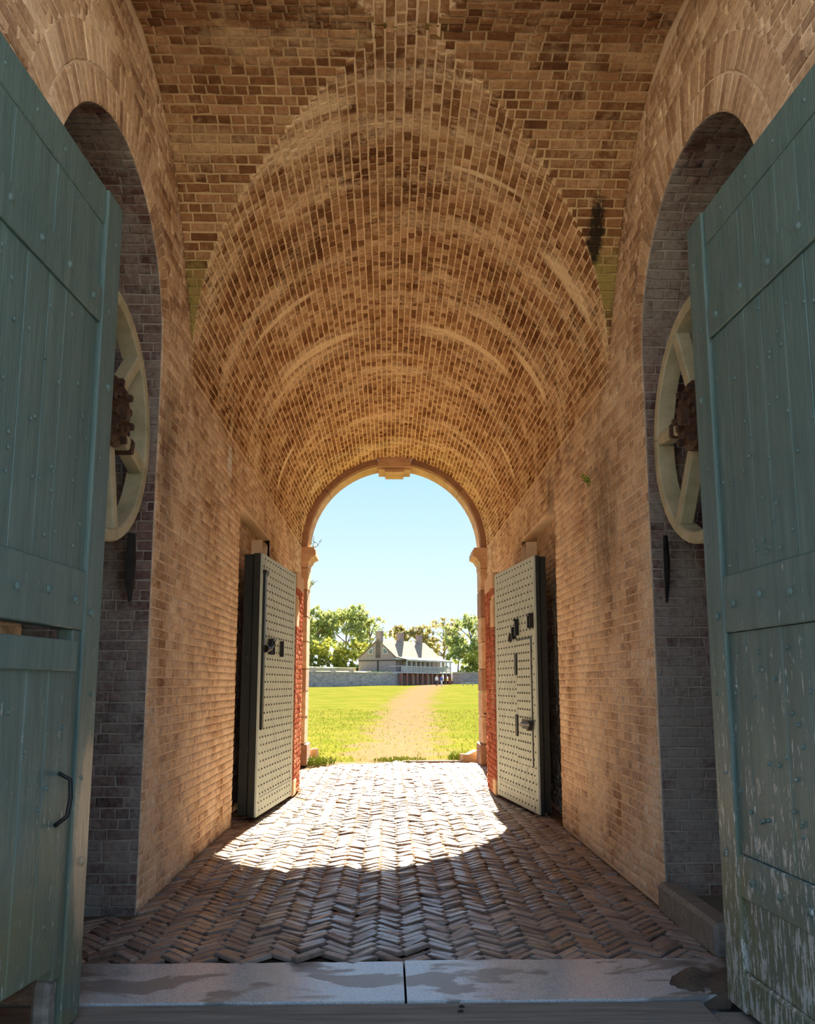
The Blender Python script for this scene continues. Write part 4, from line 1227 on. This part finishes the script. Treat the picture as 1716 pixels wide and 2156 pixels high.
HR = Matrix(((hd.x, hg.x, 0), (hd.y, hg.y, 0), (0, 0, 1))).to_4x4()   # local x along front, y depth to the back, z up
def hpart(mb, name, mat, parent=house):
    mb.v = [tuple(HR @ Vector(v)) for v in mb.v]
    return mb.build(name, mat, parent)
HL, HW, ZE, ZR, ZD = 17.5, 8.2, 4.95, 8.25, 2.35       # length, depth, eaves, ridge, deck
hpart(MB().box((0, 0, -0.5), (HL, HW, ZE)), 'brick_body', M_HB)
hpart(MB().add([(0.02, 0, ZE), (0.02, HW, ZE), (0.02, HW * 0.47, ZR), (HL - 0.02, 0, ZE), (HL - 0.02, HW, ZE), (HL - 0.02, HW * 0.47, ZR)], [(0, 2, 1), (3, 4, 5), (0, 1, 4, 3)]), 'gable', M_HB)
rf = MB()
yr = HW * 0.47
for (y0, z0, y1, z1) in ((-0.1, ZE + 0.10, yr, ZR + 0.12), (HW + 0.3, ZE - 0.1, yr, ZR + 0.12), (-2.55, ZE - 0.45, -0.1, ZE + 0.10)):
    x0 = -0.12
    rf.add([(x0, y0, z0), (HL + 0.3, y0, z0), (HL + 0.3, y1, z1), (x0, y1, z1), (x0, y0, z0 + 0.14), (HL + 0.3, y0, z0 + 0.14), (HL + 0.3, y1, z1 + 0.14), (x0, y1, z1 + 0.14)],
           [(0, 3, 2, 1), (4, 5, 6, 7), (0, 1, 5, 4), (1, 2, 6, 5), (2, 3, 7, 6), (3, 0, 4, 7)])
hpart(rf, 'roof', M_ROOF)
hpart(MB().box((-0.14, -2.6, ZE - 0.62), (HL + 0.3, -2.45, ZE - 0.38)), 'eaves_board', M_WHITE)
hpart(MB().prism([(-0.1, ZE - 0.5), (-0.1, ZE - 0.5)], 0, 1) if False else MB().add([(-0.08, -2.45, ZE - 0.5), (-0.08, 0, ZE - 0.5), (-0.08, 0, ZE + 0.05), (-0.02, -2.45, ZE - 0.5), (-0.02, 0, ZE - 0.5), (-0.02, 0, ZE + 0.05)], [(0, 1, 2), (5, 4, 3), (0, 2, 5, 3), (1, 0, 3, 4)]), 'porch_gable', M_WHITE)
for x in (0.0, 7.6, 15.0):
    ch_ = hpart(MB().box((x + 0.02, yr - 0.55, ZR - 1.6 if x else ZE), (x + 0.9, yr + 0.55, ZR + 1.75)), 'chimney', M_HB)
    hpart(MB().box((x - 0.05, yr - 0.62, ZR + 1.5), (x + 0.97, yr + 0.62, ZR + 1.7)), 'chimney_cap', M_HB, ch_)
def gable_window(yc, flip):
    pts = [(math.cos(a), math.sin(a)) for a in np.linspace(0, math.pi / 2, 8)]
    poly = [(yc, ZE + 0.75)] + [(yc + flip * 1.15 * c_, ZE + 0.75 + 1.25 * s_) for c_, s_ in pts]
    w_ = MB()
    vs = [(-0.10, y, z) for y, z in poly]; w_.add(vs + [(0.05, y, z) for y, z in poly], [tuple(range(len(poly)))] + [(i, (i + 1) % len(poly), (i + 1) % len(poly) + len(poly), i + len(poly)) for i in range(len(poly))])
    wo = hpart(w_, 'gable_window', M_WHITE)
    for i in range(3):
        for j in range(3):
            y0, z0 = 0.14 + i * 0.27, 0.14 + j * 0.28
            if (y0 + 0.2) ** 2 / 1.2 + (z0 + 0.2) ** 2 / 1.3 > 0.95: continue
            ya, yb_ = sorted((yc + flip * y0, yc + flip * (y0 + 0.21)))
            hpart(MB().box((-0.13, ya, ZE + 0.75 + z0), (-0.09, yb_, ZE + 0.75 + z0 + 0.22)), 'pane', M_PANE, wo)
gable_window(yr + 0.75 + 0.35, 1); gable_window(yr - 0.75 - 0.35, -1)
hpart(MB().box((-0.12, -2.5, ZE - 0.52), (0.0, HW, ZE - 0.36)), 'band', M_BLACK)
hpart(MB().box((-0.14, yr - 0.1, 0), (0.0, yr + 0.1, ZE - 0.5)), 'downpipe', M_BLACK)
# balcony
x0d = -2.0
hpart(MB().box((x0d, -2.5, ZD - 0.22), (HL, 0.0, ZD)), 'deck', M_WHITE)
for k in range(11):
    x = 0.15 + (HL - 0.4) * k / 10
    hpart(MB().box((x - 0.10, -2.42, ZD), (x + 0.10, -2.22, ZE - 0.45)), 'column', M_WHITE)
rl = MB().box((x0d, -2.45, ZD + 0.95), (HL, -2.33, ZD + 1.08)).box((x0d, -2.43, ZD + 0.10), (HL, -2.35, ZD + 0.2)).box((x0d - 0.02, -2.45, ZD + 0.95), (x0d + 0.1, 0, ZD + 1.08))
ro = hpart(rl, 'railing', M_WHITE)
for k in range(96):
    x = x0d + 0.1 + (HL - x0d - 0.2) * k / 95
    hpart(MB().box((x - 0.035, -2.42, ZD + 0.1), (x + 0.035, -2.36, ZD + 1.0)), 'baluster', M_WHITE, ro)
for k in range(9):
    x = 1.0 + 1.85 * k
    wo = hpart(MB().box((x, -0.08, ZD + (0.02 if k % 2 else 0.6)), (x + 0.85, 0.02, ZE - 0.6)), 'front_window' if k % 2 == 0 else 'front_door', M_WHITE)
    if k % 2 == 0: hpart(MB().box((x + 0.12, -0.10, ZD + 0.75), (x + 0.73, -0.07, ZE - 0.75)), 'pane', M_PANE, wo)
for k in range(11):
    x = -1.8 + (HL + 1.5) * k / 10
    hpart(MB().box((x - 0.26, -2.48, -0.5), (x + 0.26, -2.0, ZD - 0.22)), 'brick_pier', M_HB2)
hpart(MB().box((x0d, -0.3, -0.5), (0.0, 0.0, ZD - 0.22)), 'lower_wall', M_HB)
for k in range(6):
    x = -0.6 + 3.0 * k
    hpart(MB().box((x, -0.38, -0.1), (x + 0.9, -0.28 if x < 0 else 0.02, ZD - 0.5)), 'lower_door', M_WHITE if k % 2 else M_CREAM)
tag(house, 'two-storey brick house with shingle roof, three chimneys and a white balcony', 'house')

# ------------------------------------------------------------------ trees
M_BARK = plain_mat('bark', (0.10, 0.08, 0.06), (0.22, 0.18, 0.14), 0.95, 3)
L_YEL = leaf_mat('leaf_yellow_green', (0.26, 0.29, 0.04), (0.46, 0.46, 0.11))
L_GRN = leaf_mat('leaf_green', (0.20, 0.27, 0.085), (0.42, 0.47, 0.20))
L_OLV = leaf_mat('leaf_olive', (0.25, 0.235, 0.09), (0.44, 0.40, 0.20))
def tree(x, y, zb, h, crown, mat, n, leaf, label, name='tree', trunk=0.3, bare=0.3):
    root = empty(name, (x, y, zb))
    tips = []
    tk = MB(); top = Vector((rng.normal(0, 0.4), 0, h * 0.62))
    tk.tube([(0, 0, -0.5), (top.x * 0.3, 0, h * 0.3), top], [trunk, trunk * 0.75, trunk * 0.35], 7)
    tk.build('trunk', M_BARK, root)
    br = MB()
    for (cx_, cy_, cz_, r_) in crown:
        c = Vector((cx_, cy_, cz_)); s_ = Vector((top.x * 0.5, 0, max(0.25 * h, cz_ - r_ * 1.4)))
        s_.z = min(s_.z, h * 0.6)
        br.tube([s_, s_.lerp(c, 0.5) + Vector((rng.normal(0, 0.3), 0, 0.3)), c], [trunk * 0.45, trunk * 0.3, trunk * 0.12], 5)
        for q in range(5):
            d = Vector(rng.normal(0, 1, 3)); d.z = abs(d.z); d.normalize()
            br.tube([c - d * r_ * 0.2, c + d * r_ * 0.9], [trunk * 0.14, 0.03], 4)
    if bare > 0: br.build('branches', M_BARK, root)
    lf_v, lf_f, lf_t = [], [], []
    vol = np.array([r_ ** 2 for *_, r_ in crown]); vol /= vol.sum()
    m = MB()
    for (cx_, cy_, cz_, r_), fr in zip(crown, vol):
        k = int(n * fr); nb = max(6, k // 22)
        cl = rng.normal(0, 1, (nb, 3)); cl /= np.linalg.norm(cl, axis=1)[:, None]; cl *= (r_ * rng.uniform(0.35, 1.0, nb) ** 0.7)[:, None]; cl[:, 2] *= 0.8
        tints = rng.random(nb)
        for q in range(k):
            g2 = rng.integers(0, nb)
            p = cl[g2] + rng.normal(0, 0.16 * r_ ** 0.6, 3) + np.array([cx_, cy_, cz_])
            a = Vector(rng.normal(0, 1, 3)).normalized(); b2 = a.orthogonal().normalized()
            l2 = leaf * rng.uniform(0.6, 1.2); P = Vector(p)
            m.add([P - a * l2, P + b2 * l2 * 0.5, P + a * l2, P - b2 * l2 * 0.5], [(0, 1, 2, 3)], float(np.clip(tints[g2] * 0.7 + rng.random() * 0.3, 0, 1)))
    tag(m.build('foliage', mat, root), kind='stuff')
    tag(root, label, 'tree' if name != 'shrub' else 'shrub', 'trees beyond the courtyard')
def crown(h, w, n, lo=0.45):
    out = []
    for k in range(n):
        t_ = (k + 0.5) / n; z = h * (lo + (0.97 - lo) * rng.random())
        spread = w * (1 - 0.6 * max(0, (z / h - 0.7) / 0.3))
        out.append((rng.uniform(-1, 1) * spread, rng.uniform(-1, 1) * spread * 0.7, z - 0.8, rng.uniform(0.22, 0.38) * w + 0.5))
    return out
TREES = [
 (-15.0, 178, 4.8, 12.5, 4.6, L_GRN, 2600, 'airy green tree at the left edge of the arch view'),
 (-9.5, 182, 4.8, 13.8, 5.0, L_GRN, 2600, 'tall pale green tree left of the chimneys with forked trunk'),
 (-4.2, 186, 4.8, 12.2, 3.6, L_GRN, 1500, 'slim leaning green tree just behind the gable chimney'),
 (4.0, 200, 4.8, 11.0, 3.4, L_OLV, 1400, 'small olive tree behind the roof between two chimneys'),
 (8.6, 200, 4.8, 10.5, 3.0, L_OLV, 1300, 'small golden tree behind the middle chimney'),
 (13.2, 198, 4.8, 13.0, 4.6, L_OLV, 1500, 'sparse half-bare tree behind the far end of the roof'),
 (19.2, 192, 4.6, 12.6, 4.8, L_GRN, 2600, 'leafy green tree at the right edge of the arch view'),
 (23.5, 188, 4.6, 12.0, 4.2, L_GRN, 1800, 'dense green tree furthest right beyond the jamb'),
]
for x, y, zb, h, w, mt, n, lb in TREES:
    tree(x, y, zb, h, crown(h * 1.06, w * 1.08, 18, 0.3), mt, int(n * 2.3), 0.33, lb, trunk=0.28)
SHRUBS = [(-15.5, 165, 4.0, 7.2, 3.2, L_YEL, 1700, 'yellow-green bush at the left edge beneath the tall trees'), (-11.0, 166, 4.2, 7.0, 3.4, L_YEL, 1700, 'broad yellow-green bush in the middle of the row by the terrace'),
          (-7.2, 168, 4.4, 6.4, 2.6, L_YEL, 1200, 'yellow-green bush nearest the brick gable'), (15.5, 184, 4.4, 7.0, 3.0, L_GRN, 1500, 'green bush behind the open end of the balcony'), (19.5, 182, 4.2, 5.5, 2.8, L_YEL, 1200, 'yellowish bush above the short retaining wall')]
for x, y, zb, h, w, mt, n, lb in SHRUBS:
    tree(x, y, zb, h, crown(h, w, 13, 0.05), mt, int(n * 1.7), 0.3, lb, 'shrub', 0.15, 0)

# ------------------------------------------------------------------ two visitors, white benches
M_SKIN = plain_mat('skin', (0.50, 0.32, 0.23), (0.56, 0.37, 0.27), 0.6, 5)
M_HAIR = plain_mat('hair', (0.05, 0.035, 0.025), (0.10, 0.07, 0.05), 0.7, 5)
M_SHIRTW = plain_mat('white_shirt', (0.66, 0.66, 0.66), (0.74, 0.74, 0.74), 0.9, 5)
M_SHIRTB = plain_mat('blue_top', (0.06, 0.09, 0.42), (0.09, 0.13, 0.50), 0.9, 5)
M_DARKT = plain_mat('dark_trousers', (0.02, 0.025, 0.04), (0.04, 0.045, 0.06), 0.9, 5)
M_PALET = plain_mat('pale_trousers', (0.50, 0.52, 0.60), (0.60, 0.62, 0.68), 0.9, 5)
def person(x, y, h, shirt, trousers, rz, stride, label):
    s_ = h / 1.75
    J = {'pel': (0, 0, 0.95), 'spine': (0, 0, 1.15), 'chest': (0, 0.01, 1.36), 'neck': (0, 0.01, 1.50), 'head0': (0, 0.02, 1.58), 'head': (0, 0.03, 1.66), 'crown': (0, 0.02, 1.73)}
    Rr = {'pel': 0.145, 'spine': 0.125, 'chest': 0.15, 'neck': 0.055, 'head0': 0.08, 'head': 0.095, 'crown': 0.06}
    E = [('pel', 'spine'), ('spine', 'chest'), ('chest', 'neck'), ('neck', 'head0'), ('head0', 'head'), ('head', 'crown')]
    for sd, sy in ((-1, stride), (1, -stride)):
        k = 'l' if sd < 0 else 'r'
        for nm, p, r_ in (('hip', (sd * 0.095, 0, 0.88), 0.095), ('knee', (sd * 0.10, sy * 0.5 + 0.03, 0.49), 0.062), ('ank', (sd * 0.10, sy, 0.09), 0.045), ('toe', (sd * 0.12, sy + 0.16, 0.035), 0.04),
                          ('sho', (sd * 0.18, 0, 1.40), 0.065), ('elb', (sd * 0.25, -sy * 0.3 - 0.03, 1.12), 0.045), ('wri', (sd * 0.25, -sy * 0.7 + 0.08, 0.88), 0.032), ('han', (sd * 0.245, -sy * 0.8 + 0.11, 0.79), 0.035)):
            J[nm + k] = p; Rr[nm + k] = r_
        E += [('pel', 'hip' + k), ('hip' + k, 'knee' + k), ('knee' + k, 'ank' + k), ('ank' + k, 'toe' + k), ('chest', 'sho' + k), ('sho' + k, 'elb' + k), ('elb' + k, 'wri' + k), ('wri' + k, 'han' + k)]
    names = list(J); me = bpy.data.meshes.new('body')
    me.from_pydata([J[q] for q in names], [(names.index(a), names.index(b2)) for a, b2 in E], [])
    tmp = link('body', me); md = tmp.modifiers.new('skin', 'SKIN')
    for q, sv in zip(names, me.skin_vertices[0].data): sv.radius = (Rr[q], Rr[q] * (0.75 if q in ('chest', 'spine', 'pel') else 1)); sv.use_root = q == 'pel'
    tmp.modifiers.new('sub', 'SUBSURF').levels = 1
    dg = bpy.context.evaluated_depsgraph_get()
    nm_ = bpy.data.meshes.new_from_object(tmp.evaluated_get(dg)); bpy.data.objects.remove(tmp)
    nm_.materials.clear()
    for q in (M_SKIN, shirt, trousers, M_HAIR, M_BLACK): nm_.materials.append(q)
    for pl_ in nm_.polygons:
        c = pl_.center; pl_.use_smooth = True
        pl_.material_index = 4 if c.z < 0.07 else (0 if abs(c.x) > 0.2 and c.z < 1.08 else (2 if c.z < 0.93 else (1 if c.z < 1.49 else (3 if c.z > 1.66 or (c.z > 1.56 and c.y < -0.0) else 0))))
    o = link('person', nm_); o.location = (x, y, gz(x, y)); o.rotation_euler = (0, 0, rz); o.scale = (s_, s_, s_)
    tag(o, label, 'person', 'visitors on the lawn')
person(8.05, 137.5, 1.78, M_SHIRTW, M_DARKT, 2.9, 0.12, 'person in a white shirt and dark trousers standing on the path')
person(8.85, 137.0, 1.70, M_SHIRTB, M_PALET, 3.3, -0.10, 'person in a blue top and pale trousers beside the other visitor')
def bench(x, y, L, rz, label):
    root = empty('bench', (x, y, gz(x, y)), rz)
    for k in range(3): MB().box((-L / 2, -0.25 + 0.17 * k, 0.42), (L / 2, -0.11 + 0.17 * k, 0.47), 0.01).build('slat', M_WHITE, root)
    for sx in (-1, 1): MB().box((sx * L * 0.4 - 0.05, -0.2, 0), (sx * L * 0.4 + 0.05, 0.2, 0.42), 0.01).build('leg', M_WHITE, root)
    tag(root, label, 'bench', 'white benches by the far wall')
bench(13.3, 138, 2.0, 0.1, 'low white bench nearer the balcony house'); bench(15.0, 146, 2.6, 0.25, 'low white bench behind the other, against the far brick wall')
